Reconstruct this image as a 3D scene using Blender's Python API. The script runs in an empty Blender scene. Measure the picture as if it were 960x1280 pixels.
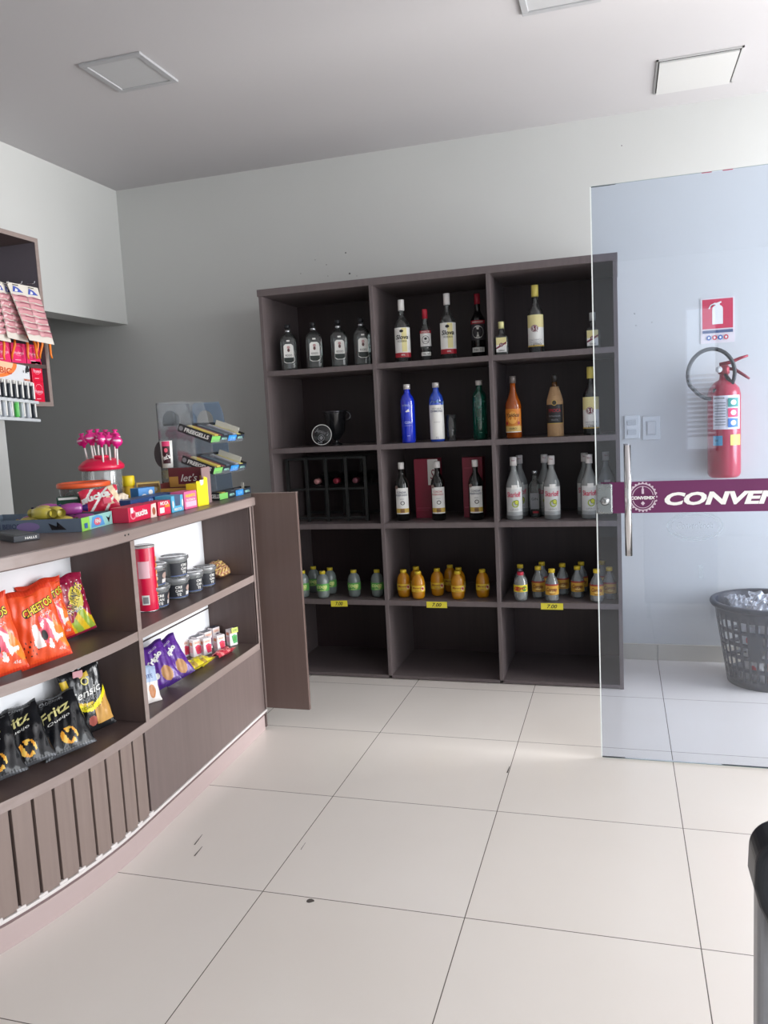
import bpy, bmesh, math, random
from mathutils import Vector, Matrix
random.seed(7)
PI = math.pi
C = bpy.context.scene.collection
sc = bpy.context.scene

# ------------------------------------------------------------------ camera
FPX = 995.1
CAM = Vector((1.7382, -3.7804, 1.3195))
RGT = Vector((0.95820, 0.28149, -0.05101))
UPV = Vector((0.01607, 0.12506, 0.99202))
FWD = Vector((-0.28564, 0.95138, -0.11530))
cd = bpy.data.cameras.new('camera'); cam = bpy.data.objects.new('camera', cd); C.objects.link(cam)
cd.sensor_fit = 'HORIZONTAL'; cd.sensor_width = 36; cd.lens = 36 * FPX / 960
cd.clip_start = 0.05
cam.matrix_world = Matrix(((RGT.x, UPV.x, -FWD.x, CAM.x), (RGT.y, UPV.y, -FWD.y, CAM.y), (RGT.z, UPV.z, -FWD.z, CAM.z), (0, 0, 0, 1)))
sc.camera = cam

def ray(px, py):
    return RGT * ((px - 480) / FPX) - UPV * ((py - 640) / FPX) + FWD
def at(axis, val, px, py):
    d = ray(px, py); t = (val - CAM[axis]) / d[axis]; return CAM + d * t

# ------------------------------------------------------------------ light
w = bpy.data.worlds.new('sky'); sc.world = w; w.use_nodes = True
wb = w.node_tree.nodes['Background']
wb.inputs[0].default_value = (0.86, 0.93, 1.0, 1); wb.inputs[1].default_value = 2.0
def area(name, loc, rot, sx, sy, power, col=(0.93, 0.97, 1.0)):
    l = bpy.data.lights.new(name, 'AREA'); l.shape = 'RECTANGLE'; l.size = sx; l.size_y = sy
    l.energy = power; l.color = col
    o = bpy.data.objects.new(name, l); C.objects.link(o); o.location = loc; o.rotation_euler = rot
    return o
SX = 4.30       # shop front plane
area('daylight_entrance', (SX + 0.06, -0.62, 1.30), (0, PI / 2, 0), 2.1, 2.0, 172, (1.0, 0.985, 0.98))
area('daylight_front', (SX + 0.06, -3.8, 1.45), (0, PI / 2, 0), 2.3, 3.6, 56, (1.0, 0.985, 0.98))
sc.view_settings.view_transform = 'Standard'
try: sc.view_settings.look = 'None'
except Exception: pass
sc.view_settings.gamma = 1; sc.view_settings.use_curve_mapping = False
sc.view_settings.exposure = 0.15

# ------------------------------------------------------------------ materials
def lin(c):
    c = c / 255.0
    return c / 12.92 if c <= 0.04045 else ((c + 0.055) / 1.055) ** 2.4
def L3(rgb): return (lin(rgb[0]), lin(rgb[1]), lin(rgb[2]), 1)
_mc = {}
def mat(rgb, rough=0.5, metal=0.0, trans=0.0, spec=0.5, coat=0.0, alpha=1.0):
    key = (tuple(rgb), rough, metal, trans, spec, coat, alpha)
    if key in _mc: return _mc[key]
    m = bpy.data.materials.new('surface_%d_%d_%d' % tuple(rgb)); m.use_nodes = True
    b = m.node_tree.nodes['Principled BSDF']
    b.inputs['Base Color'].default_value = L3(rgb); b.inputs['Roughness'].default_value = rough
    b.inputs['Metallic'].default_value = metal; b.inputs['Transmission Weight'].default_value = trans
    b.inputs['Specular IOR Level'].default_value = spec; b.inputs['Coat Weight'].default_value = coat
    b.inputs['Alpha'].default_value = alpha
    # faint procedural mottling so that no surface is a dead flat colour
    nt = m.node_tree; n = nt.nodes.new('ShaderNodeTexNoise'); n.inputs['Scale'].default_value = 35
    tc = nt.nodes.new('ShaderNodeTexCoord'); nt.links.new(tc.outputs['Object'], n.inputs['Vector'])
    mr = nt.nodes.new('ShaderNodeMapRange'); mr.inputs[3].default_value = max(0.02, rough - 0.06); mr.inputs[4].default_value = min(1, rough + 0.06)
    nt.links.new(n.outputs['Fac'], mr.inputs[0]); nt.links.new(mr.outputs[0], b.inputs['Roughness'])
    _mc[key] = m
    return m
def clear(name, tint=(235, 245, 240), body=0.0, bodycol=(200, 205, 205), gain=1.0, rough=0.03):
    """thin clear glass or plastic: a see-through layer with a Fresnel reflection and a trace of milky body"""
    if name in _mc: return _mc[name]
    m = bpy.data.materials.new(name); m.use_nodes = True; nt = m.node_tree; nt.nodes.clear()
    out = nt.nodes.new('ShaderNodeOutputMaterial'); tr = nt.nodes.new('ShaderNodeBsdfTransparent'); tr.inputs[0].default_value = L3(tint)
    gl = nt.nodes.new('ShaderNodeBsdfGlossy'); gl.inputs['Roughness'].default_value = rough; gl.inputs[0].default_value = (1, 1, 1, 1)
    fr = nt.nodes.new('ShaderNodeFresnel'); fr.inputs[0].default_value = 1.5
    ml = nt.nodes.new('ShaderNodeMath'); ml.operation = 'MULTIPLY'; ml.inputs[1].default_value = gain; ml.use_clamp = True
    nt.links.new(fr.outputs[0], ml.inputs[0])
    df = nt.nodes.new('ShaderNodeBsdfDiffuse'); df.inputs[0].default_value = L3(bodycol)
    m1 = nt.nodes.new('ShaderNodeMixShader'); m1.inputs[0].default_value = body
    nt.links.new(tr.outputs[0], m1.inputs[1]); nt.links.new(df.outputs[0], m1.inputs[2])
    m2 = nt.nodes.new('ShaderNodeMixShader'); nt.links.new(ml.outputs[0], m2.inputs[0])
    nt.links.new(m1.outputs[0], m2.inputs[1]); nt.links.new(gl.outputs[0], m2.inputs[2]); nt.links.new(m2.outputs[0], out.inputs[0])
    _mc[name] = m
    return m
def laminate(name, c1, c2, rough=0.42, axis=2):
    m = bpy.data.materials.new(name); m.use_nodes = True; nt = m.node_tree; b = nt.nodes['Principled BSDF']
    tc = nt.nodes.new('ShaderNodeTexCoord'); mp = nt.nodes.new('ShaderNodeMapping')
    s = [60, 60, 60]; s[axis] = 2.0; mp.inputs['Scale'].default_value = s
    n = nt.nodes.new('ShaderNodeTexNoise'); n.inputs['Scale'].default_value = 1.0; n.inputs['Detail'].default_value = 5
    cr = nt.nodes.new('ShaderNodeValToRGB'); cr.color_ramp.elements[0].position = 0.3; cr.color_ramp.elements[1].position = 0.7
    cr.color_ramp.elements[0].color = L3(c1); cr.color_ramp.elements[1].color = L3(c2)
    nt.links.new(tc.outputs['Object'], mp.inputs[0]); nt.links.new(mp.outputs[0], n.inputs['Vector'])
    nt.links.new(n.outputs['Fac'], cr.inputs[0]); nt.links.new(cr.outputs[0], b.inputs['Base Color'])
    b.inputs['Roughness'].default_value = rough
    return m
WOOD = laminate('taupe_laminate', (99, 90, 91), (107, 97, 97))
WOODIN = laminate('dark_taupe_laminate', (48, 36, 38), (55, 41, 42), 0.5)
WOODC = laminate('counter_laminate', (110, 97, 94), (116, 102, 99), 0.4)
WOODF = laminate('fluted_board_laminate', (128, 112, 106), (136, 120, 113), 0.4)
WOODG = laminate('gate_laminate', (96, 79, 74), (101, 84, 79), 0.45)
WOODCD = laminate('counter_inner_laminate', (84, 69, 67), (90, 75, 72), 0.45)
WOODX = laminate('counter_edge_band', (142, 127, 122), (152, 137, 132), 0.32, 1)
WHITE = mat((240, 242, 246), 0.35)
CABIN = mat((112, 106, 114), 0.4)
PAINTW = mat((222, 223, 223), 0.6)

def wall_mat():
    m = bpy.data.materials.new('painted_plaster'); m.use_nodes = True; nt = m.node_tree; b = nt.nodes['Principled BSDF']
    tc = nt.nodes.new('ShaderNodeTexCoord'); n = nt.nodes.new('ShaderNodeTexNoise'); n.inputs['Scale'].default_value = 1.3; n.inputs['Detail'].default_value = 4
    nt.links.new(tc.outputs['Object'], n.inputs['Vector'])
    cr = nt.nodes.new('ShaderNodeValToRGB'); cr.color_ramp.elements[0].color = L3((198, 200, 198)); cr.color_ramp.elements[1].color = L3((208, 209, 207))
    nt.links.new(n.outputs['Fac'], cr.inputs[0]); nt.links.new(cr.outputs[0], b.inputs['Base Color']); b.inputs['Roughness'].default_value = 0.75
    n2 = nt.nodes.new('ShaderNodeTexNoise'); n2.inputs['Scale'].default_value = 120; bp = nt.nodes.new('ShaderNodeBump'); bp.inputs['Strength'].default_value = 0.05
    nt.links.new(tc.outputs['Object'], n2.inputs['Vector']); nt.links.new(n2.outputs['Fac'], bp.inputs['Height']); nt.links.new(bp.outputs[0], b.inputs['Normal'])
    return m
WALL = wall_mat()
def floor_mat():
    m = bpy.data.materials.new('polished_porcelain_tiles'); m.use_nodes = True; nt = m.node_tree; b = nt.nodes['Principled BSDF']
    tc = nt.nodes.new('ShaderNodeTexCoord'); mp = nt.nodes.new('ShaderNodeMapping')
    T = 0.584
    mp.inputs['Location'].default_value = (-(1.3237 - 4 * T), 0.0978 + 16 * T, 0)
    br = nt.nodes.new('ShaderNodeTexBrick'); br.offset = 0; br.squash = 1
    br.inputs['Scale'].default_value = 1; br.inputs['Brick Width'].default_value = T; br.inputs['Row Height'].default_value = T
    br.inputs['Mortar Size'].default_value = 0.0015; br.inputs['Mortar Smooth'].default_value = 0.2
    br.inputs['Color1'].default_value = L3((229, 223, 217)); br.inputs['Color2'].default_value = L3((226, 219, 212)); br.inputs['Mortar'].default_value = L3((104, 97, 90))
    nt.links.new(tc.outputs['Object'], mp.inputs[0]); nt.links.new(mp.outputs[0], br.inputs['Vector'])
    n = nt.nodes.new('ShaderNodeTexNoise'); n.inputs['Scale'].default_value = 2.2; n.inputs['Detail'].default_value = 6
    nt.links.new(tc.outputs['Object'], n.inputs['Vector'])
    mx = nt.nodes.new('ShaderNodeMix'); mx.data_type = 'RGBA'; mx.blend_type = 'MULTIPLY'; mx.inputs[0].default_value = 0.15
    cr = nt.nodes.new('ShaderNodeValToRGB'); cr.color_ramp.elements[0].color = (0.82, 0.80, 0.78, 1); cr.color_ramp.elements[1].color = (1, 1, 1, 1)
    cr.color_ramp.elements[0].position = 0.35; cr.color_ramp.elements[1].position = 0.65
    nt.links.new(n.outputs['Fac'], cr.inputs[0]); nt.links.new(br.outputs['Color'], mx.inputs[6]); nt.links.new(cr.outputs[0], mx.inputs[7])
    nt.links.new(mx.outputs[2], b.inputs['Base Color'])
    mr = nt.nodes.new('ShaderNodeMapRange'); mr.inputs[3].default_value = 0.13; mr.inputs[4].default_value = 0.26
    nt.links.new(n.outputs['Fac'], mr.inputs[0]); nt.links.new(mr.outputs[0], b.inputs['Roughness'])
    b.inputs['Specular IOR Level'].default_value = 0.5
    bp = nt.nodes.new('ShaderNodeBump'); bp.inputs['Strength'].default_value = 0.3; bp.inputs['Distance'].default_value = 0.002; bp.invert = True
    nt.links.new(br.outputs['Fac'], bp.inputs['Height']); nt.links.new(bp.outputs[0], b.inputs['Normal'])
    return m
FLOORM = floor_mat()

# ------------------------------------------------------------------ mesh helpers
class MB:
    """collects boxes, lathes, tubes, sheets with per-face materials and links them as one mesh object"""
    def __init__(s): s.v = []; s.f = []; s.m = []; s.sm = []; s.mats = []
    def mi(s, m):
        if m not in s.mats: s.mats.append(m)
        return s.mats.index(m)
    def add(s, vs, fs, m, smooth=False, xf=None):
        b = len(s.v)
        for p in vs:
            p = Vector(p); s.v.append(xf @ p if xf is not None else p)
        k = s.mi(m)
        for f in fs: s.f.append([i + b for i in f]); s.m.append(k); s.sm.append(smooth)
        return s
    def box(s, x0, x1, y0, y1, z0, z1, m, xf=None):
        vs = [(x0, y0, z0), (x1, y0, z0), (x1, y1, z0), (x0, y1, z0), (x0, y0, z1), (x1, y0, z1), (x1, y1, z1), (x0, y1, z1)]
        return s.add(vs, [(0, 3, 2, 1), (4, 5, 6, 7), (0, 1, 5, 4), (1, 2, 6, 5), (2, 3, 7, 6), (3, 0, 4, 7)], m, False, xf)
    def lathe(s, prof, m, n=24, xf=None, sq=1.0, smooth=True, close=True):
        """prof: (r, z) from bottom to top; sq < 1 squares the section"""
        vs = []
        for r, z in prof:
            for i in range(n):
                a = 2 * PI * i / n; c, t = math.cos(a), math.sin(a)
                if sq != 1.0:
                    k = (abs(c) ** sq + abs(t) ** sq) ** (-1 / sq); vs.append((r * c * k, r * t * k, z))
                else: vs.append((r * c, r * t, z))
        fs = []
        for j in range(len(prof) - 1):
            for i in range(n):
                i2 = (i + 1) % n; fs.append((j * n + i, j * n + i2, (j + 1) * n + i2, (j + 1) * n + i))
        if close:
            fs.append(tuple(range(n - 1, -1, -1))); fs.append(tuple((len(prof) - 1) * n + i for i in range(n)))
        return s.add(vs, fs, m, smooth, xf)
    def tube(s, pts, r, m, n=10, xf=None, caps=True):
        pts = [Vector(p) for p in pts]; rr = r if isinstance(r, (list, tuple)) else [r] * len(pts); vs = []
        prev = None
        for k, p in enumerate(pts):
            d = (pts[min(k + 1, len(pts) - 1)] - pts[max(k - 1, 0)]).normalized()
            ref = prev if prev is not None else (Vector((0, 0, 1)) if abs(d.z) < 0.9 else Vector((1, 0, 0)))
            u = (ref - d * ref.dot(d)).normalized(); v = d.cross(u); prev = u
            for i in range(n):
                a = 2 * PI * i / n; vs.append(p + (u * math.cos(a) + v * math.sin(a)) * rr[k])
        fs = []
        for j in range(len(pts) - 1):
            for i in range(n):
                i2 = (i + 1) % n; fs.append((j * n + i, j * n + i2, (j + 1) * n + i2, (j + 1) * n + i))
        if caps: fs.append(tuple(range(n - 1, -1, -1))); fs.append(tuple((len(pts) - 1) * n + i for i in range(n)))
        return s.add(vs, fs, m, True, xf)
    def prism(s, pts, z0, z1, m, xf=None):
        n = len(pts); vs = [(x, y, z0) for x, y in pts] + [(x, y, z1) for x, y in pts]
        fs = [tuple(range(n - 1, -1, -1)), tuple(range(n, 2 * n))] + [(i, (i + 1) % n, n + (i + 1) % n, n + i) for i in range(n)]
        return s.add(vs, fs, m, False, xf)
    def build(s, name, parent=None, bevel=0, seg=2, loc=None, fix=True):
        me = bpy.data.meshes.new(name); me.from_pydata([tuple(p) for p in s.v], [], s.f)
        for m in s.mats: me.materials.append(m)
        me.polygons.foreach_set('material_index', s.m); me.polygons.foreach_set('use_smooth', s.sm); me.update()
        if fix:
            bm = bmesh.new(); bm.from_mesh(me); bmesh.ops.recalc_face_normals(bm, faces=bm.faces); bm.to_mesh(me); bm.free()
        o = bpy.data.objects.new(name, me); C.objects.link(o)
        if parent is not None: o.parent = parent
        if loc is not None: o.location = loc
        if bevel:
            b = o.modifiers.new('edge', 'BEVEL'); b.width = bevel; b.segments = seg; b.limit_method = 'ANGLE'; b.angle_limit = math.radians(50)
        return o

_tc = {}
def text_mesh(s, bold=0.0, shear=0.0, space=1.0):
    key = (s, bold, shear, space)
    if key in _tc: return _tc[key]
    cu = bpy.data.curves.new('t', 'FONT'); cu.body = s; cu.size = 1; cu.align_x = 'CENTER'; cu.align_y = 'CENTER'
    cu.offset = bold; cu.shear = shear; cu.resolution_u = 3; cu.space_character = space
    o = bpy.data.objects.new('t', cu); C.objects.link(o)
    dg = bpy.context.evaluated_depsgraph_get(); me = bpy.data.meshes.new_from_object(o.evaluated_get(dg))
    vs = [(v.co.x, v.co.y) for v in me.vertices]; fs = [tuple(p.vertices) for p in me.polygons]
    bpy.data.objects.remove(o); bpy.data.curves.remove(cu); bpy.data.meshes.remove(me)
    if vs:
        xs = [p[0] for p in vs]; ys = [p[1] for p in vs]
        cx = (min(xs) + max(xs)) / 2; cy = (min(ys) + max(ys)) / 2; W = max(xs) - min(xs); Hh = max(ys) - min(ys)
        vs = [((x - cx), (y - cy)) for x, y in vs]
    else: W = Hh = 1
    _tc[key] = (vs, fs, W, Hh)
    return _tc[key]

class Art:
    """printed flat shapes in label coordinates (u right, v up), wrapped on a surface by a map function"""
    def __init__(s, mp, lift=0.0006, step=0.0003): s.mp = mp; s.mb = MB(); s.l = lift; s.step = step
    def _add(s, uv, fs, m):
        s.mb.add([s.mp(u, v, s.l) for u, v in uv], fs, m, True); s.l += s.step; return s
    def rect(s, u0, v0, u1, v1, m, n=10, k=1):
        uv = [(u0 + (u1 - u0) * i / n, v0 + (v1 - v0) * j / k) for j in range(k + 1) for i in range(n + 1)]
        return s._add(uv, [(j * (n + 1) + i, j * (n + 1) + i + 1, (j + 1) * (n + 1) + i + 1, (j + 1) * (n + 1) + i) for j in range(k) for i in range(n)], m)
    def ell(s, cu, cv, ru, rv, m, n=20):
        uv = [(cu, cv)] + [(cu + ru * math.cos(2 * PI * i / n), cv + rv * math.sin(2 * PI * i / n)) for i in range(n)]
        return s._add(uv, [(0, 1 + i, 1 + (i + 1) % n) for i in range(n)], m)
    def ring(s, cu, cv, ru, rv, t, m, n=28):
        uv = []
        for i in range(n):
            a = 2 * PI * i / n; uv += [(cu + ru * math.cos(a), cv + rv * math.sin(a)), (cu + (ru - t) * math.cos(a), cv + (rv - t) * math.sin(a))]
        return s._add(uv, [(2 * i, 2 * ((i + 1) % n), 2 * ((i + 1) % n) + 1, 2 * i + 1) for i in range(n)], m)
    def poly(s, pts, m):
        n = len(pts); cu = sum(p[0] for p in pts) / n; cv = sum(p[1] for p in pts) / n
        return s._add([(cu, cv)] + list(pts), [(0, 1 + i, 1 + (i + 1) % n) for i in range(n)], m)
    def text(s, t, cu, cv, width, m, height=None, bold=0.0, shear=0.0, rot=0.0, space=1.0):
        vs, fs, W, Hh = text_mesh(t, bold, shear, space); k = width / W; ky = (height / Hh) if height else k
        c, sn = math.cos(rot), math.sin(rot)
        return s._add([(cu + x * k * c - y * ky * sn, cv + x * k * sn + y * ky * c) for x, y in vs], fs, m)
    def build(s, name, parent): return s.mb.build(name, parent, fix=False)

def tag(o, label=None, cat=None, group=None, kind=None):
    if label: o['label'] = label
    if cat: o['category'] = cat
    if group: o['group'] = group
    if kind: o['kind'] = kind
    return o
def thing(name, label, cat, loc=(0, 0, 0), rz=0, group=None, rx=0, ry=0):
    o = bpy.data.objects.new(name, None); o.empty_display_size = 0.05; C.objects.link(o)
    o.location = loc; o.rotation_euler = (rx, ry, rz)
    return tag(o, label, cat, group)
def dup(root, loc, rz=0, label=None, group=None, rx=0, ry=0, scale=None):
    r = root.copy(); C.objects.link(r); r.location = loc; r.rotation_euler = (rx, ry, rz)
    if label: r['label'] = label
    if group: r['group'] = group
    if scale: r.scale = scale
    for ch in list(root.children):
        c = ch.copy(); C.objects.link(c); c.parent = r
        for g in list(ch.children):
            d = g.copy(); C.objects.link(d); d.parent = c
    return r
def struct(o, label=None):
    o['kind'] = 'structure'
    if label: o['label'] = label
    return o
class Series:
    """first use moves the prototype itself, later uses copy it"""
    def __init__(s, root): s.root = root; s.used = False; s.base = root.rotation_euler.copy()
    def put(s, loc, rz=0, label=None, group=None, rx=0, ry=0, scale=None):
        if not s.used:
            s.used = True; r = s.root; r.location = loc; r.rotation_euler = (rx, ry, rz)
            if label: r['label'] = label
            if group: r['group'] = group
            if scale: r.scale = scale
            return r
        return dup(s.root, loc, rz, label, group, rx, ry, scale)

# ------------------------------------------------------------------ room
WY = 0.4897; CZ = 2.7414; XL = -1.095
FY = -6.2; XB = -3.2
struct(MB().box(XB, SX + 0.12, FY - 0.1, WY + 0.1, -0.12, 0, FLOORM).build('floor'))
struct(MB().box(XB, SX + 0.12, FY - 0.1, WY + 0.1, CZ, CZ + 0.1, mat((192, 190, 192), 0.8)).build('ceiling'))
struct(MB().box(XB, SX + 0.12, WY, WY + 0.12, 0, CZ, WALL).build('wall_back'))
# left wall: full height near the camera, a lintel over the passage behind the counter
lw = MB().box(XL - 0.15, XL, -0.60, WY, 1.965, CZ, WALL).box(XL - 0.15, XL, FY, -0.60, 0, CZ, WALL)
struct(lw.build('wall_left'))
struct(MB().box(XB - 0.1, XB, FY - 0.1, WY + 0.1, 0, CZ, WALL).build('wall_far_left'))
struct(MB().box(XB, XL - 0.15, -2.6, -2.5, 0, CZ, WALL).build('wall_passage'))
# front wall behind the camera with a narrow louvred window
fw = MB()
wx0, wx1, wz0, wz1 = 2.36, 2.66, 0.85, 2.25
fw.box(XL, wx0, FY - 0.12, FY, 0, CZ, WALL).box(wx1, SX + 0.12, FY - 0.12, FY, 0, CZ, WALL).box(wx0, wx1, FY - 0.12, FY, 0, wz0, WALL).box(wx0, wx1, FY - 0.12, FY, wz1, CZ, WALL)
struct(fw.build('wall_front'))
wn = struct(MB().box(wx0, wx0 + 0.02, FY - 0.08, FY - 0.04, wz0, wz1, WHITE).box(wx1 - 0.02, wx1, FY - 0.08, FY - 0.04, wz0, wz1, WHITE)
            .box(wx0, wx1, FY - 0.08, FY - 0.04, wz1 - 0.02, wz1, WHITE).box(wx0, wx1, FY - 0.08, FY - 0.04, wz0, wz0 + 0.02, WHITE).build('window_2'))
lv = MB()
for i in range(14):
    z = wz0 + 0.16 + i * 0.045
    lv.box(wx0 + 0.02, wx1 - 0.02, -0.03, 0.0, -0.006, 0.006, WHITE, Matrix.Translation((0, FY - 0.045, z)) @ Matrix.Rotation(0.6, 4, 'X'))
lv.build('louvre_panel', wn)
# right wall: shop front, open to daylight
sf = MB()
sf.box(SX, SX + 0.12, 0.42, WY, 0, CZ, WALL).box(SX, SX + 0.12, FY, -5.7, 0, CZ, WALL).box(SX, SX + 0.12, -5.7, 0.42, 2.68, CZ, WALL)
struct(sf.build('wall_right'))
fr = MB(); ALU = mat((150, 152, 155), 0.35, 0.9)
for y in (0.40, -0.86, -1.95, -3.2, -4.45, -5.7): fr.box(SX + 0.03, SX + 0.08, y - 0.02, y + 0.02, 0, 2.68, ALU)
for z in (0.0, 2.64): fr.box(SX + 0.03, SX + 0.08, -5.7, 0.40, z, z + 0.04, ALU)
struct(fr.build('window_1'))
struct(MB().box(SX + 0.12, 14, -16, 10, -0.22, -0.12, mat((168, 166, 160), 0.9)).build('pavement'))
# skirting of the same porcelain as the floor
sk = MB(); SKM = mat((196, 190, 176), 0.3)
x = 1.745
edges = [XL - 0.1, -0.42, 0.15, 0.74, 1.32, 1.9077, 2.4917, 3.0757, 3.6597, SX]
for a, b in zip(edges[:-1], edges[1:]): sk.box(a + 0.001, b - 0.001, WY - 0.012, WY, 0, 0.085, SKM)
struct(sk.build('baseboard_back', bevel=0.001))
# holes and scuffs left by old fixings on the back wall
sp = MB(); SPK = mat((92, 92, 92), 0.9)
for px, py, r in ((432, 316, .006), (408, 331, .004), (437, 342, .007), (410, 345, .003), (446, 345, .003), (394, 325, .003), (376, 342, .003), (777, 182, .004), (793, 392, .004), (815, 403, .003), (795, 407, .003)):
    p = at(1, WY, px, py); n = 9
    pts = [(p.x + r * random.uniform(.5, 1.1) * math.cos(2 * PI * i / n), 0, p.z + r * random.uniform(.5, 1.1) * math.sin(2 * PI * i / n)) for i in range(n)]
    sp.add([(q[0], WY - 0.0008, q[2]) for q in pts], [tuple(range(n))], SPK)
struct(sp.build('trim_1', fix=False), 'small dark specks and chipped paint on the back wall above the shelving')
# marks on the tiles
fm = MB(); FMK = mat((84, 78, 74), 0.8)
for (a, b), wd in ((((243, 1056), (253, 1043)), .0022), (((243, 1070), (253, 1058)), .0022), (((376, 1062), (382, 1053)), .0012), (((634, 966), (637, 958)), .003)):
    p = at(2, 0.0006, *a); q = at(2, 0.0006, *b); d = (q - p).normalized(); n = Vector((-d.y, d.x, 0)) * wd
    fm.add([p - n, q - n * .4, q + n * .4, p + n], [(0, 1, 2, 3)], FMK)
p = at(2, 0.0006, 387, 1126)
fm.add([(p.x + .011 * math.cos(a) * (1.3 if a < 2 else .8), p.y + .010 * math.sin(a), .0007) for a in [i * 2 * PI / 9 for i in range(9)]], [tuple(range(9))], FMK)
struct(fm.build('trim_2', fix=False), 'dark scuffs and a spot on the floor tiles')

# ceiling panels
def ceil_light(x0, x1, y0, y1, label):
    t = thing('ceiling_light', label, 'ceiling light', ((x0 + x1) / 2, (y0 + y1) / 2, CZ - 0.0002), group='square ceiling lights, switched off')
    a, b = (x1 - x0) / 2, (y1 - y0) / 2; f = MB(); F = mat((172, 173, 176), 0.4); k = 0.024
    f.box(-a, a, -b, -b + k, -0.010, 0, F).box(-a, a, b - k, b, -0.010, 0, F).box(-a, -a + k, -b + k, b - k, -0.010, 0, F).box(a - k, a, -b + k, b - k, -0.010, 0, F)
    f.build('frame', t, 0.002)
    MB().box(-a + k, a - k, -b + k, b - k, -0.005, 0, mat((188, 189, 191), 0.5)).build('diffuser', t)
ceil_light(-0.242, 0.030, -0.975, -0.696, 'small square recessed ceiling light, off, at the left above the counter')
ceil_light(1.426, 1.70, -0.98, -0.690, 'square recessed ceiling light, off, cut by the top edge of the photo')
t = thing('ceiling_hatch', 'square white access hatch in the ceiling, slightly open, near the back wall', 'ceiling hatch', (2.077, 0.10, CZ))
f = MB(); K = mat((186, 186, 186), 0.6); a = 0.168; b = 0.185
f.box(-a, a, -b, -b + .008, -.006, 0, K).box(-a, a, b - .008, b, -.006, 0, K).box(-a, -a + .008, -b, b, -.006, 0, K).box(a - .008, a, -b, b, -.006, 0, K)
f.build('frame', t)
MB().box(-a + .012, a - .016, -b + .012, b - .014, -.014, -.007, mat((204, 204, 203), 0.7)).build('hatch_panel', t)
MB().box(-a + .008, a - .008, -b + .008, b - .008, -.0035, -.0005, mat((70, 68, 66), 0.8)).build('gap', t)

# ------------------------------------------------------------------ shelving unit
W = 1.737; H = 2.0; ZS = [0.4106, 0.8032, 1.1981, 1.5923]; X1, X2 = 0.5925, 1.1620
DEP = WY - 0.006
u = thing('shelving_unit', 'large dark taupe shelving unit of fifteen open cells against the back wall', 'shelving unit', (0, 0, 0))
MB().box(-0.006, W + 0.003, -0.004, DEP, H - 0.034, H, WOOD).build('top_board', u, 0.001)
for x0 in (0, W - 0.018): MB().box(x0, x0 + 0.018, 0, DEP, 0, H - 0.034, WOOD).build('side_panel', u, 0.0008)
for xc in (X1, X2): MB().box(xc - 0.009, xc + 0.009, 0, DEP - 0.018, 0.018, H - 0.034, WOOD).build('divider', u, 0.0008)
cols = [(0.018, X1 - 0.009), (X1 + 0.009, X2 - 0.009), (X2 + 0.009, W - 0.018)]
for z in ZS:
    for a, b in cols: MB().box(a, b, 0.0005, DEP - 0.018, z - 0.026, z, WOOD).build('shelf', u, 0.0008)
for a, b in cols: MB().box(a, b, 0.0005, DEP - 0.018, 0.004, 0.020, WOOD).build('bottom_board', u, 0.0008)
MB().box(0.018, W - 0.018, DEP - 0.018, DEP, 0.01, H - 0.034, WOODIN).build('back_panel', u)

# price tags on the fourth shelf edge
YEL = mat((226, 214, 60), 0.55); INK = mat((30, 28, 34), 0.6)
for k, (px, py, wd, rot, lab) in enumerate(((424, 754.5, .090, -.03, 'yellow handwritten price tag under the green coconut drinks, crossed by glare'),
                                 (546, 756, .104, 0, 'yellow handwritten price tag under the golden yellow drinks'), (690, 758, .104, 0, 'yellow handwritten price tag under the clear drink bottles'))):
    p = at(1, 0, px, py); t = thing('price_tag', lab, 'price tag', (p.x, -0.0004, p.z), group='price tags on the shelf edge', ry=rot)
    MB().box(-wd / 2, wd / 2, -0.0008, 0, -.0155, .0155, YEL).build('paper', t)
    a = Art(lambda u_, v_, l: (u_, -0.0008 - l, v_), .0004)
    a.text('7.00', 0, 0, wd * .46, INK, height=.019, shear=0.25, bold=.018)
    a.build('lettering', t)

# ------------------------------------------------------------------ bottles
def cylmap(r, z0):
    def f(u_, v_, l):
        a = u_ / r; R = r + l; return (R * math.sin(a), -R * math.cos(a), z0 + v_)
    return f
def flatmap(y, z0=0, x0=0): return lambda u_, v_, l: (x0 + u_, y - l, z0 + v_)
CG = clear('clear_bottle_glass', (205, 212, 212), 0.05, (190, 196, 196), 1.6)
CGM = clear('filled_clear_bottle', (172, 178, 178), 0.42, (205, 210, 210), 1.6)
CGP = clear('clear_plastic_bottle', (205, 210, 210), 0.26, (214, 220, 220), 1.7, 0.08)
LWH = mat((232, 232, 228), 0.55); BLK = mat((20, 20, 22), 0.5); RED = mat((168, 26, 44), 0.45); GOLD = mat((205, 172, 80), 0.4)
CREAM = mat((222, 212, 152), 0.5); GREY = mat((140, 142, 145), 0.5); SILV = mat((196, 198, 202), 0.25, 0.9); PINK = mat((214, 40, 90), 0.5); GREEN = mat((80, 165, 60), 0.5)

def bottle(name, label, cat, prof, glass, cap, capcol, sq=1.0, n=28, group=None):
    """prof (r, z) of the body; cap (r, z0, z1)"""
    t = thing(name, label, cat, group=group)
    MB().lathe(prof, glass, n, sq=sq).build('bottle_body', t)
    MB().lathe([(cap[0], cap[1]), (cap[0], cap[2] - .001), (cap[0] * .92, cap[2])], capcol, 20).build('cap', t)
    return t

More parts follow.
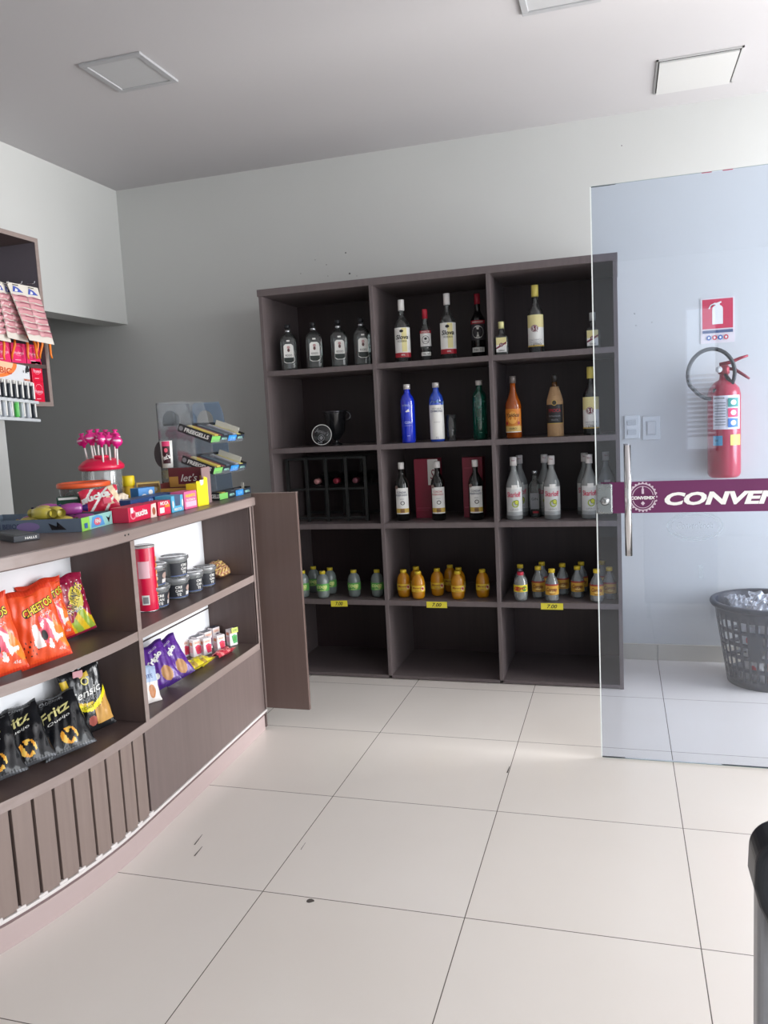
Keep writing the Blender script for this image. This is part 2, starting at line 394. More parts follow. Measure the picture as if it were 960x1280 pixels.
# square-shouldered gin bottle
def gin_clear():
    t = bottle('gin_bottle', '', 'bottle', [(.030, 0), (.040, .004), (.041, .01), (.042, .150), (.040, .165), (.030, .180), (.014, .192), (.0125, .200), (.0125, .215)], CG, (.0145, .214, .236), mat((40, 42, 46), .3, .4), sq=5)
    MB().lathe([(.016, .197), (.0165, .200), (.0165, .205), (.016, .207)], SILV, 16).build('neck_ring', t)
    a = Art(lambda u_, v_, l: (u_, -.0415 - l, v_))
    a.poly([(-.026, .045), (-.024, .125), (-.015, .134), (.015, .134), (.024, .125), (.026, .045), (.015, .038), (-.015, .038)], LWH)
    a.poly([(-.025, .047), (-.025, .066), (.025, .066), (.025, .047), (.012, .040), (-.012, .040)], mat((28, 40, 36), .5))
    a.build('label', t)
    a = Art(lambda u_, v_, l: (u_, -.0426 - l, v_))
    a.text("ROCK'S", 0, .077, .034, INK, height=.011, bold=.01).ell(0, .103, .0065, .009, mat((96, 60, 60), .5)).poly([(-.008, .112), (.008, .112), (.006, .124), (-.006, .124)], mat((190, 150, 150), .5)).rect(-.008, .146, .008, .154, LWH, 2)
    a.build('lettering', t)
    return t
S_gin = Series(gin_clear())
for i, (px, lab) in enumerate(((361, 'leftmost square clear gin bottle in the top left cell'), (393, 'second square clear gin bottle from the left in the top left cell'),
                               (424, 'third square clear gin bottle from the left in the top left cell'), (453, 'square clear gin bottle against the divider in the top left cell'))):
    p = at(1, .10, px, 440); S_gin.put((p.x, .10, ZS[3] + .0005), .38 + .02 * i, lab, 'four square clear gin bottles')

def vodka_round(h, r, capcol, capr, caph, lab_cols, words, name='vodka_bottle', glass=CG, style='slova'):
    k = h / .30
    t = bottle(name, '', 'bottle', [(r * .9, 0), (r, .004), (r, .170 * k), (r * .93, .186 * k), (r * .6, .205 * k), (.0135, .222 * k), (.0125, .25 * k), (.0125, h - caph * .5)], glass, (capr, h - caph, h), capcol)
    m = cylmap(r, 0); a = Art(m)
    arc = r * 1.15
    if style == 'slova':
        a.rect(-arc, .024 * k, arc, .165 * k, LWH, 16).rect(-arc, .024 * k, arc, .046 * k, RED, 14).rect(-.004, .05 * k, .022, .163 * k, CREAM, 8)
    elif style == 'smir':
        a.rect(-arc, .085 * k, arc, .165 * k, mat(lab_cols[0], .5), 14).ell(0, .122 * k, r * .8, .030 * k, LWH).rect(-arc * .8, .030 * k, arc * .8, .052 * k, LWH, 12).rect(-arc, .160 * k, arc, .176 * k, RED, 14)
    a.build('label', t)
    a = Art(m, .0030)
    if style == 'slova':
        a.text(words, -.002, .120 * k, r * 1.5, INK, height=.021 * k, shear=.2, bold=.02).ell(-.004, .148 * k, .009, .007, INK).text('VODKA', -.002, .100 * k, r * 1.1, INK).text('40%', .0, .035 * k, .018, LWH)
    else:
        a.text(words, 0, .168 * k, r * 1.5, LWH, height=.008).ring(0, .122 * k, r * .6, .024 * k, .002, INK).ell(0, .128 * k, .006, .006, INK).text('VODKA', 0, .112 * k, r * .8, INK).text('No 21', 0, .041 * k, r * 1.0, INK)
    a.build('lettering', t)
    return t
S_slova = Series(vodka_round(.305, .0405, mat((226, 224, 222), .45), .0155, .052, None, 'Slova'))
for px, lab in ((503, 'white capped clear vodka bottle with red foot band, left one in the top middle cell'), (560, 'white capped clear vodka bottle with red foot band, right one in the top middle cell')):
    p = at(1, .09, px, 420); S_slova.put((p.x, .09, ZS[3] + .0005), .25, lab, scale=(1, 1, 1.0 if px < 520 else 1.03))
v = vodka_round(.25, .028, mat((176, 30, 52), .4), .013, .045, [(226, 226, 224)], 'SMIRNOFF', style='smir')
p = at(1, .10, 532, 420); Series(v).put((p.x, .10, ZS[3] + .0005), .2, 'small clear vodka bottle with pinkish red cap between the two white capped vodkas')
v = vodka_round(.315, .036, mat((150, 26, 46), .4), .0145, .05, [(60, 56, 62)], 'SMIRNOFF', glass=clear('smoky_glass', (120, 122, 128), .06, (60, 60, 64), 1.5), style='smir')
p = at(1, .20, 598, 420); Series(v).put((p.x, .20, ZS[3] + .0005), .1, 'dark red capped vodka bottle standing back by the right divider, top middle cell')

def bottle51(h=.315, r=.0375, liquid=CG):
    k = h / .315
    t = bottle('cachaca_bottle', '', 'bottle', [(r * .9, 0), (r, .005), (r, .178 * k), (r * .9, .196 * k), (r * .5, .222 * k), (.0135, .236 * k), (.013, .295 * k)], liquid, (.0165, .262 * k, h), mat((206, 190, 96), .45))
    m = cylmap(r, 0); arc = r * 1.25
    a = Art(m); a.rect(-arc, .030 * k, arc, .176 * k, LWH, 16).rect(-arc, .118 * k, arc, .176 * k, CREAM, 14)
    a.poly([(-arc, .090 * k), (-arc * .2, .112 * k), (arc, .138 * k), (arc, .122 * k), (arc * .2, .096 * k), (-arc, .076 * k)], mat((140, 36, 60), .5)).rect(-arc, .030 * k, arc, .036 * k, GOLD, 12)
    a.build('label', t)
    a = Art(m, .0034); a.ell(-.004, .113 * k, .0165, .0165 * k, mat((110, 20, 46), .5)).ring(-.004, .113 * k, .0145, .0145 * k, .0015, LWH).text('51', -.004, .113 * k, .018, LWH, height=.016, bold=.02).text('CACHACA', 0, .060 * k, r * 1.5, GREY).text('AGUARDENTE', 0, .050 * k, r * 1.3, GREY).text('1 LITRO', .002, .040 * k, r * 1.2, INK, bold=.02)
    a.build('lettering', t)
    return t
S51 = Series(bottle51())
p = at(1, .10, 670, 420); S51.put((p.x, .10, ZS[3] + .0005), .05, 'tall yellow capped cachaca bottle marked 51 in the top right cell')
p = at(1, .10, 739, 520); S51.put((p.x, .10, ZS[2] + .0005), -.02, 'yellow capped cachaca bottle marked 51 behind the glass door edge, second row')
def flask(label, capcol, top):
    t = bottle('liquor_flask', label, 'bottle', [(.028, 0), (.033, .004), (.0335, .078), (.031, .088), (.013, .100), (.0115, .104), (.0115, .130)], CG, (.0135, .126, top), capcol, sq=4)
    a = Art(lambda u_, v_, l: (u_, -.0337 - l, v_)); a.rect(-.024, .014, .024, .082, LWH, 3).rect(-.024, .048, .024, .082, CREAM, 3).poly([(-.024, .036), (0, .050), (.024, .062), (.024, .054), (0, .040), (-.024, .028)], mat((120, 40, 60), .5)); a.build('label', t)
    a = Art(lambda u_, v_, l: (u_, -.0352 - l, v_)); a.ell(0, .048, .010, .009, mat((110, 20, 46), .5)).text('51', 0, .048, .011, LWH).text('500ml', 0, .022, .026, INK); a.build('lettering', t)
    return t
p = at(1, .08, 627, 430); o = flask('small square flask with a pale yellow cap in the top right cell', mat((214, 212, 150), .45), .158); o.location = (p.x, .08, ZS[3] + .0005); o.rotation_euler.z = .1
p = at(1, .10, 741, 420); o = flask('small square clear flask with a grey cap behind the glass door edge, top row', mat((170, 172, 172), .4), .162); o.location = (p.x, .10, ZS[3] + .0005); o.scale = (1.03, 1, 1.03)

# second row: blue gin, white vodka, green gin, tumbler
def slim(label, bodym, px, y, lx, words, style):
    t = bottle('gin_bottle' if style == 'gin' else 'vodka_bottle', label, 'bottle', [(.028, 0), (.031, .004), (.0315, .19), (.031, .205), (.026, .224), (.015, .240), (.0125, .250), (.0125, .268)], bodym, (.0145, .262, .286), mat((205, 202, 200), .35, .3))
    m = cylmap(.0315, 0); a = Art(m, .0008)
    if style == 'vodka':
        a.rect(-.040, .012, .040, .178, LWH, 14); a.build('label', t)
        a = Art(m, .002); a.poly([(-.036, .178), (-.02, .2), (-.008, .188), (.008, .206), (.022, .186), (.036, .196), (.036, .178)], mat((120, 160, 215), .4))
        a.text('VODKA', 0, .160, .040, GREY).text('DIAMOND', 0, .148, .052, mat((60, 66, 110), .5), height=.010, bold=.01).text('PREMIUM', 0, .095, .024, GREY).text('1L', 0, .02, .012, GREY)
    else:
        c = mat(lx, .4)
        a.text('INTENCION', 0, .183, .048, c, height=.009).poly([(-.010, .153), (.004, .166), (.008, .152), (-.004, .150)], LWH if style == 'gin' and words == 'GIN' else c).text(words, 0, .100, .028, c, height=.013).text('LONDON DRY', 0, .085, .03, c).rect(-.006, .034, .006, .036, c, 2)
    a.build('lettering', t)
    p = at(1, y, px, 520); t.location = (p.x, y, ZS[2] + .0005); t.rotation_euler.z = .22; t.scale = (1.13, 1.13, 1)
slim('cobalt blue gin bottle with silver cap in the second row middle cell', mat((12, 44, 190), .12, spec=.8, coat=.6), 510, .045, (190, 205, 240), 'GIN', 'gin')
slim('white and blue vodka bottle with silver cap beside the tumbler', mat((40, 78, 190), .12, spec=.8, coat=.6), 546, .06, (255, 255, 255), 'VODKA', 'vodka')
slim('dark green gin bottle with silver cap near the divider, second row', mat((4, 70, 56), .12, spec=.8, coat=.6), 600, .11, (70, 130, 115), 'GIN ', 'gin')
t = thing('drinking_glass', 'empty clear tumbler beside the white and blue vodka bottle', 'glass')
MB().lathe([(.022, 0), (.023, .002), (.029, .128), (.0275, .128), (.0215, .008), (.0, .008)], clear('tumbler_glass', (215, 220, 220), .10, (170, 175, 178), 2.2), 24).build('glass_body', t)
p = at(1, .10, 564, 535); t.location = (p.x, .10, ZS[2] + .0005)

# amber cachaca
AMB = mat((176, 84, 14), .12, trans=.25, coat=.5)
t = bottle('cachaca_bottle', 'amber cachaca bottle with orange label and grey cap in the second row right cell', 'bottle', [(.034, 0), (.038, .005), (.0385, .150), (.036, .170), (.026, .192), (.015, .222), (.013, .238), (.013, .268)], AMB, (.0155, .262, .296), mat((120, 112, 108), .35, .4))
a = Art(cylmap(.0385, 0)); a.rect(-.046, .030, .046, .140, mat((214, 130, 40), .5), 14).rect(-.046, .030, .046, .058, mat((226, 190, 110), .5), 12).rect(-.046, .028, .046, .032, LWH, 12).ell(0, .098, .022, .030, mat((236, 170, 80), .5)); a.build('label', t)
a = Art(cylmap(.0385, 0), .0032); a.text('Ypióca', 0, .108, .060, mat((60, 26, 14), .5), height=.024, shear=.3, bold=.01).ell(-.028, .072, .006, .008, RED).ell(.028, .072, .006, .008, RED).text('OURO', 0, .046, .034, INK); a.build('lettering', t)
p = at(1, .11, 642, 520); t.location = (p.x, .11, ZS[2] + .0005)
# straw wrapped bottle
t = thing('cachaca_bottle', 'cachaca bottle wrapped in woven straw with a black label, second row', 'bottle')
STR = mat((176, 142, 104), .85); prof = [(.036, 0)]
zz = 0.0
while zz < .232:
    r = .0375 if zz < .165 else .0375 - .020 * ((zz - .165) / .067) ** 1.1
    prof += [(r, zz), (r + .0016, zz + .003), (r, zz + .006)]; zz += .0065
MB().lathe(prof, STR, 28).build('straw_wrap', t)
MB().lathe([(.016, .228), (.0125, .238), (.0125, .262)], mat((90, 60, 30), .15), 20).build('bottle_neck', t)
MB().lathe([(.0145, .255), (.0145, .285), (.012, .292)], mat((40, 36, 34), .35), 20).build('cap', t)
a = Art(cylmap(.0392, 0)); a.rect(-.046, .062, .046, .150, mat((34, 34, 36), .5), 14).ell(0, .158, .012, .013, mat((50, 44, 40), .5)).ring(0, .158, .012, .013, .002, GOLD).rect(-.046, .060, .046, .063, GOLD, 12); a.build('label', t)
a = Art(cylmap(.0392, 0), .0025); a.text('YPIOCA', 0, .122, .060, RED, height=.016, bold=.01).text('EMPALHADA', 0, .096, .054, GREY).text('PRATA', 0, .078, .03, GREY); a.build('lettering', t)
p = at(1, .11, 694, 520); t.location = (p.x, .11, ZS[2] + .0005)

# second row left: black goblet bucket and round tin with a white ring
BG = mat((30, 31, 34), .22, coat=.5)
t = thing('ice_bucket', 'black footed ice bucket with a ring handle in the second row left cell', 'ice bucket')
MB().lathe([(.030, 0), (.030, .006), (.012, .012), (.011, .026), (.030, .040), (.048, .070), (.056, .150), (.062, .165), (.062, .176), (.058, .176), (.052, .150), (.040, .070), (.0, .045)], BG, 32).build('bucket_body', t)
MB().lathe([(.063, .168), (.0665, .172), (.0665, .178), (.063, .181)], mat((80, 80, 84), .2, .8), 32, close=False).build('rim', t)
MB().tube([(.062 + .026 * math.sin(a), -.008, .150 + .022 * math.cos(a)) for a in [i * PI / 8 for i in range(9)]], .005, mat((90, 90, 94), .2, .8)).build('handle', t)
p = at(1, .20, 420, 540); t.location = (p.x, .20, ZS[2] + .0005)
t = thing('round_tin', 'round black tin with a white ring and lettering, leaning beside the ice bucket', 'tin', rz=.05); t.scale = (1.3, 1.3, 1.3)
MB().lathe([(.040, 0), (.0425, .002), (.0425, .014), (.040, .016)], BG, 36, xf=Matrix.Rotation(PI / 2, 4, 'X')).build('tin_body', t)
a = Art(lambda u_, v_, l: (u_, -.016 - l, v_)); a.ring(0, 0, .041, .041, .0025, LWH).text("Junior's", 0, .010, .056, GREY, height=.020, shear=.3, rot=-.25).ring(0, -.013, .013, .013, .002, GREY).ell(0, -.013, .007, .007, GREY).text('No 7', .001, -.012, .010, BLK).text('BAR', -.002, -.031, .020, GREY, rot=.1); a.build('lettering', t)
p = at(1, .11, 403, 537); t.location = (p.x, .11, ZS[2] + .0570); t.rotation_euler = (-.12, .15, .1)

# third row left: black wine rack with three bottles lying in it
RK = mat((27, 29, 29), .5)
t = thing('wine_rack', 'black slatted wine rack in the third row left cell', 'wine rack', (0, 0, ZS[1] + .0005))
for px in (360, 384, 408, 433, 457):
    x = at(1, .10, px, 610).x; MB().box(x - .008, x + .008, .10, .118, 0, .335, RK).build('upright', t, .001)
    MB().box(x - .008, x + .008, .36, .378, 0, .335, RK).build('upright', t, .001)
xa, xb = at(1, .10, 360, 610).x, at(1, .10, 457, 610).x
for z in (.012, .165, .325): MB().box(xa + .008, xb - .008, .104, .114, z, z + .012, RK).build('rail', t, .001); MB().box(xa + .008, xb - .008, .364, .374, z, z + .012, RK).build('rail', t, .001)
WG = mat((10, 14, 12), .12, coat=.6)
def wine_lying(capcol):
    t = thing('wine_bottle', '', 'bottle', group='wine bottles lying in the rack'); X = Matrix.Rotation(PI / 2, 4, 'X')
    MB().lathe([(.030, 0), (.036, .004), (.036, .180), (.030, .200), (.014, .225), (.0135, .29)], WG, 24, xf=X).build('bottle_body', t)
    MB().lathe([(.0142, .245), (.0148, .296), (.012, .300)], capcol, 20, xf=X).build('capsule', t)
    return t
for px, c, lab in ((396, (170, 120, 120), 'left wine bottle lying in the black rack, neck outward'), (420, (120, 24, 44), 'middle wine bottle lying in the black rack, dark red neck outward'), (444, (96, 50, 60), 'right wine bottle lying in the black rack, neck outward')):
    p = at(1, .08, px, 612); o = wine_lying(mat(c, .35, .3)); o['label'] = lab; o.location = (p.x, .38, ZS[1] + .2135)

# third row middle: standing wines and maroon gift boxes
def wine(accent):
    t = bottle('wine_bottle', '', 'bottle', [(.030, 0), (.036, .004), (.0365, .180), (.033, .200), (.018, .226), (.0138, .238), (.0138, .290)], WG, (.0148, .262, .296), mat((228, 226, 224), .4))
    m = cylmap(.0365, 0); a = Art(m); a.rect(-.036, .036, .036, .168, LWH, 14).rect(-.036, .042, .036, .064, GOLD, 12).rect(-.010, .042, .010, .064, mat((150, 110, 60), .5), 4); a.build('label', t)
    a = Art(m, .0028); c = mat(accent, .5); a.text('CONCHA', -.002, .146, .044, c, height=.010, bold=.01).text('RESERVADO', -.002, .132, .056, c, height=.009, bold=.01).ring(.002, .092, .010, .010, .003, INK).text('VINO', 0, .112, .02, GREY).ell(-.026, .172, .009, .009, mat((130, 110, 104), .4)).text('750ml', 0, .052, .022, INK)
    a.build('lettering', t)
    return t
S_w1 = Series(wine((60, 66, 100))); S_w2 = Series(wine((180, 50, 50)))
for S, px, lab in ((S_w1, 503, 'dark wine bottle with white label and no box behind it, third row'), (S_w2, 548, 'dark wine bottle with red print on its label, before the wide maroon box'), (S_w1, 595, 'dark wine bottle with white label before the narrow maroon box')):
    p = at(1, .11, px, 620); S.put((p.x, .11, ZS[1] + .0005), .2, lab)
MAR = mat((128, 18, 48), .45)
def gift(label, px0, px1, y, art):
    x0 = at(1, y, px0, 615).x; x1 = at(1, y, px1, 615).x; wd = x1 - x0
    t = thing('gift_box', label, 'box', ((x0 + x1) / 2, y, ZS[1] + .0005))
    MB().box(-wd / 2, wd / 2, 0, .085, 0, .305, MAR).build('carton', t, .001)
    a = Art(flatmap(0, 0))
    if art:
        a.rect(wd * .06, .17, wd * .48, .302, LWH, 4).poly([(wd * .30, .14), (wd * .48, .17), (wd * .48, .05), (wd * .36, .02)], GREY).text('S', wd * .25, .225, .022, MAR, height=.05, shear=.3).rect(-wd * .45, .05, wd * .1, .054, mat((170, 60, 84), .5), 4).rect(-wd * .45, .04, wd * .05, .043, mat((170, 60, 84), .5), 4)
    else:
        a.rect(-wd * .45, .05, wd * .4, .054, mat((170, 60, 84), .5), 4).rect(-wd * .4, .25, wd * .3, .253, mat((170, 60, 84), .5), 4)
    a.build('print', t)
gift('wide maroon gift box with a white panel behind the middle wine bottle', 519, 549, .19, True)
gift('narrow maroon gift box behind the right wine bottle', 579, 604, .19, False)

# third row right: clear lime cachaca bottles
def skar():
    r = .040
    t = bottle('flavoured_vodka_bottle', '', 'bottle', [(r * .92, 0), (r, .005), (r, .158), (r * .93, .178), (r * .62, .210), (.0165, .232), (.0135, .242), (.0135, .28)], CGM, (.0165, .262, .304), mat((214, 210, 208), .45))
    m = cylmap(r, 0); a = Art(m); arc = r * 1.15; a.rect(-arc, .022, arc, .158, mat((212, 214, 212), .5), 14).rect(-.012, .150, .016, .170, LWH, 4).rect(-arc, .022, arc, .040, mat((170, 174, 174), .5), 12); a.build('label', t)
    a = Art(m, .0028); a.text('Skarloff', -.002, .124, .066, mat((206, 34, 84), .5), height=.025, bold=.01).ring(.004, .078, .016, .017, .005, mat((160, 180, 50), .5)).ell(.010, .086, .009, .010, mat((200, 206, 70), .5)).ring(.010, .086, .010, .012, .002, mat((60, 80, 30), .5)).text('LIMAO', 0, .050, .036, GREY).text('600ml', 0, .030, .02, GREY)
    a.build('lettering', t)
    a = Art(cylmap(.0167, 0)); a.text('Skar', 0, .288, .018, mat((150, 60, 80), .5)); a.build('cap_print', t)
    return t
S_sk = Series(skar())
for px, y, lab in ((643, .10, 'front lime vodka bottle at the left of the third row right cell'), (690, .10, 'front lime vodka bottle in the middle of the third row right cell'), (737, .10, 'front lime vodka bottle at the right, cut by the glass door edge'),
                   (650.5, .24, 'lime vodka bottle behind the left front one'), (681.5, .24, 'lime vodka bottle behind the middle front one'), (731.5, .24, 'lime vodka bottle behind the right front one'), (758, .26, 'lime vodka bottle at the far right seen through the glass door')):
    p = at(1, y, px, 620); S_sk.put((p.x, y, ZS[1] + .0005), .12, lab, 'lime vodka bottles of the third row')
t = bottle('gin_bottle', 'square clear bottle half hidden left of the middle lime vodka', 'bottle', [(.026, 0), (.030, .004), (.030, .150), (.026, .165), (.013, .180), (.012, .196), (.012, .215)], CG, (.0135, .21, .228), SILV, sq=5)
a = Art(lambda u_, v_, l: (u_, -.030 - l, v_)); a.rect(-.022, .04, .022, .12, GREY, 2).text('GIN', 0, .09, .03, INK).rect(-.01, .02, .018, .03, RED, 2); a.build('label', t)
p = at(1, .19, 672, 620); t.location = (p.x - .012, .19, ZS[1] + .0005)

# fourth row: small plastic drink bottles
def pet(name, cat, prof, h, liquid, capcol, labc, word, wcol, deco=None, level=.8):
    t = thing(name, '', cat)
    MB().lathe(prof, CGP if level < 1 else liquid, 24).build('bottle_body', t)
    if level < 1:
        q = [(r * .95, z + (.001 if i == 0 else 0)) for i, (r, z) in enumerate(prof) if z < h * level]
        MB().lathe(q, liquid, 24).build('drink', t)
    MB().lathe([(.0135, h - .018), (.0138, h - .002), (.0125, h)], capcol, 18).build('cap', t)
    r = max(p_[0] for p_ in prof); m = cylmap(r, 0); a = Art(m); z0, z1 = labc[1]
    a.rect(-r * 1.3, z0, r * 1.3, z1, mat(labc[0], .5), 16)
    if deco:
        for d in deco: a.ell(d[0], d[1], d[2], d[3], mat(d[4], .5), 14) if len(d) == 5 else a.rect(d[0], d[1], d[2], d[3], mat(d[4], .5), 8)
    a.build('label', t)
    a = Art(m, .003); a.text(word, -.002, (z0 + z1) / 2 + .004, r * 1.5, mat(wcol, .5), height=(z1 - z0) * .42, shear=.3, bold=.02).text('300ml', 0, z0 + .006, r * .8, mat(wcol, .5)); a.build('lettering', t)
    return t
egg = [(.016, 0), (.024, .003), (.0275, .012), (.0295, .035), (.0300, .070), (.0285, .095), (.0235, .113), (.0145, .124), (.0118, .130), (.0118, .142)]
jug = [(.018, 0), (.0265, .003), (.0285, .010), (.0285, .075), (.0275, .088), (.021, .108), (.0135, .122), (.0115, .132), (.0115, .150)]
GLIQ = clear('pale_green_drink', (120, 135, 130), .60, (140, 152, 150), 1.2, .2)
S_g = Series(pet('coconut_drink_bottle', 'bottle', egg, .142, GLIQ, mat((196, 176, 40), .45), ((84, 160, 70), (.040, .078)), 'coco', (215, 235, 150), [(.012, .059, .009, .012, (190, 205, 110)), (-.018, .058, .008, .012, (70, 130, 60))], 1.1))
for px, y, lab in ((379, .045, 'pale green drink bottle half hidden by the brown counter gate'), (404, .040, 'pale green drink bottle in front, above the left price tag'), (443, .075, 'pale green drink bottle standing alone in the middle of its cell'), (472, .085, 'pale green drink bottle against the right divider of its cell'),
                   (393, .165, 'pale green drink bottle at the back left of its cell'), (413.5, .135, 'pale green drink bottle just behind the one above the price tag')):
    p = at(1, y, px, 735); S_g.put((p.x, y, ZS[0] + .0005), .25, lab, 'pale green drink bottles of the fourth row', scale=(1.14, 1.14, 1))
YLIQ = clear('golden_drink', (176, 104, 6), .62, (224, 152, 22), 1.2, .15)
S_y = Series(pet('passion_drink_bottle', 'bottle', egg, .142, YLIQ, mat((206, 178, 40), .45), ((222, 190, 50), (.040, .072)), 'Maracuja', (140, 50, 20), [(.022, .056, .009, .011, (245, 225, 190)), (.022, .056, .005, .007, (190, 50, 30))], 1.1))
for px, y, lab in ((505, .085, 'golden drink bottle at the far left of the middle cell'), (523, .050, 'golden drink bottle in the front, second from the left'), (547, .125, 'golden drink bottle in the middle of its cell'), (572.5, .060, 'golden drink bottle in front right of the middle price tag'), (603.5, .105, 'golden drink bottle alone by the right divider'),
                   (521, .170, 'golden drink bottle behind the second from the left'), (563.5, .22, 'golden drink bottle furthest back, cap showing'), (574, .150, 'golden drink bottle right behind the front right one')):
    p = at(1, y, px, 735); S_y.put((p.x, y, ZS[0] + .0005), .2, lab, 'golden drink bottles of the fourth row', scale=(1.14, 1.14, 1))
CL = clear('clear_drink', (200, 204, 204), .24, (210, 215, 215), 1.3, .08)
S_c = Series(pet('spirit_bottle', 'bottle', jug, .156, CL, mat((214, 186, 46), .45), ((206, 160, 56), (.034, .080)), 'Corote', (120, 40, 30), [(-.036, .078, .036, .086, (150, 40, 40), 1), (.0, .050, .012, .008, (235, 200, 110))], .62))
for px, y, lab in ((673, .115, 'clear plastic spirit bottle second from the left in front'), (690, .050, 'clear plastic spirit bottle standing foremost above the price tag'), (722, .125, 'clear plastic spirit bottle fourth along the front'), (746, .050, 'clear plastic spirit bottle crossed by the glass door edge'), (762, .100, 'clear plastic spirit bottle seen through the door, by the side panel'),
                   (651, .160, 'clear plastic spirit bottle behind the red capped one'), (678, .230, 'clear plastic spirit bottle at the back, second from the left'), (703.5, .190, 'clear plastic spirit bottle standing midway back in the middle'), (727, .235, 'clear plastic spirit bottle at the back, right of the middle'), (753, .26, 'clear plastic spirit bottle furthest back behind the glass door edge')):
    p = at(1, y, px, 735); S_c.put((p.x, y, ZS[0] + .0005), .1, lab, 'clear spirit bottles of the fourth row', scale=(1.13, 1.13, 1))
o = pet('spirit_bottle', 'bottle', egg, .142, CL, mat((196, 40, 66), .45), ((226, 206, 50), (.048, .082)), 'Limao', (170, 40, 30), [(.020, .064, .011, .013, (80, 140, 40)), (-.012, .064, .016, .010, (200, 60, 40))], .62)
p = at(1, .045, 651, 735); o.location = (p.x, .045, ZS[0] + .0005); o.scale = (1.13, 1.13, 1); o['label'] = 'clear plastic bottle with a red cap, leftmost in front of its cell'; o['group'] = 'red capped bottle'
del o['group']

# ------------------------------------------------------------------ curved shop counter
CR = 1.6; T0 = 1.05; TMAX = T0 + CR * 1.0
def cpath(t, o=0.0):
    """point on the counter front at distance t from its far end, o outward (towards the shop floor)"""
    if t <= T0:
        a = 0.0; x = 0.228 + 0.030 * t; y = -0.70 - t
    else:
        a = (t - T0) / CR; x = 0.228 + 0.030 * T0 - CR * (1 - math.cos(a)); y = -0.70 - T0 - CR * math.sin(a)
    return (x + o * math.cos(a), y - o * math.sin(a))
def tlist(t0, t1):
    n = max(1, int(math.ceil((t1 - t0) / 0.06))); return [t0 + (t1 - t0) * i / n for i in range(n + 1)]
def ribbon(mb, t0, t1, o0, o1, z0, z1, m):
    ts = tlist(t0, t1)
    if t0 < T0 < t1: ts = sorted(set(ts + [T0]))
    a = [cpath(t, o1) for t in ts]; b = [cpath(t, o0) for t in ts]; n = len(ts)
    vs = [(x, y, z0) for x, y in a] + [(x, y, z0) for x, y in b] + [(x, y, z1) for x, y in a] + [(x, y, z1) for x, y in b]
    fs = []
    for i in range(n - 1):
        fs += [(i, i + 1, 2 * n + i + 1, 2 * n + i), (n + i, 3 * n + i, 3 * n + i + 1, n + i + 1), (2 * n + i, 2 * n + i + 1, 3 * n + i + 1, 3 * n + i), (i, n + i, n + i + 1, i + 1)]
    fs += [(0, 2 * n, 3 * n, n), (n - 1, 2 * n - 1, 4 * n - 1, 3 * n - 1)]
    mb.add(vs, fs, m); return mb
ct = thing('shop_counter', 'curved brown shop counter with open snack shelves and a fluted lower front', 'counter', (0, 0, 0))
CT = 1.022; TE = 0.045; DV = 0.932          # top height, end panel, divider position
KB = .225                                    # shelf depth
top = MB(); ribbon(top, -0.004, TMAX, -.62, .012, CT - .040, CT, WOODC); top.build('countertop', ct, 0.004, 3)
eb = MB(); ribbon(eb, -0.004, TMAX, .0122, .0145, CT - .036, CT - .004, WOODX); eb.build('edge_band', ct, 0.0008)
for z, nm in ((.690, 'shelf'), (.390, 'shelf')):
    s_ = MB(); ribbon(s_, TE, TMAX, -KB, 0, z - .028, z, WOODCD); o = s_.build(nm, ct)
    e_ = MB(); ribbon(e_, TE - .015, TMAX, .0002, .004, z - .028, z + .001, WOODX); e_.build('edge_band', o, 0.001)
bk = MB(); ribbon(bk, TE, DV, -KB - .016, -KB, .362, CT - .040, WHITE).mats; bk.build('back_panel', ct)
bk = MB(); ribbon(bk, DV, TMAX, -KB - .016, -KB, .362, CT - .040, WHITE); bk.build('back_panel', ct)
sm = MB(); ribbon(sm, TE, DV - .01, -KB, -KB + .002, .540, .546, mat((70, 60, 60), .6)); sm.build('back_seam', ct)
# divider, end panel, near end panel
def cross(t0, t1, o0, o1, z0, z1, m, name, parent=ct, bev=.0008):
    q = MB(); ribbon(q, t0, t1, o0, o1, z0, z1, m); return q.build(name, parent, bev)
dv = cross(DV - .009, DV + .009, -KB, .004, .391, CT - .040, WOODCD, 'divider')
cross(DV - .011, DV + .011, .0042, .0065, .391, CT - .041, WOODX, 'edge_band', dv)
ep = cross(TE - .018, TE, -.60, -.001, .08, CT - .040, WOODCD, 'end_panel')
cross(TE - .016, TE - .002, .0042, .006, .391, CT - .040, WOODX, 'edge_band', ep)
cross(.0, .016, -.60, .002, .09, CT - .040, WOODCD, 'outer_end_panel')
cross(.0, .008, .0022, .004, .09, CT - .040, WOODX, 'edge_trim')
cross(TMAX - .02, TMAX, -.60, .0, .08, CT - .040, WOODC, 'end_panel')
rp = MB(); ribbon(rp, TE, TMAX - .02, -.60, -.582, .08, CT - .040, WOODC); rp.build('rear_panel', ct)
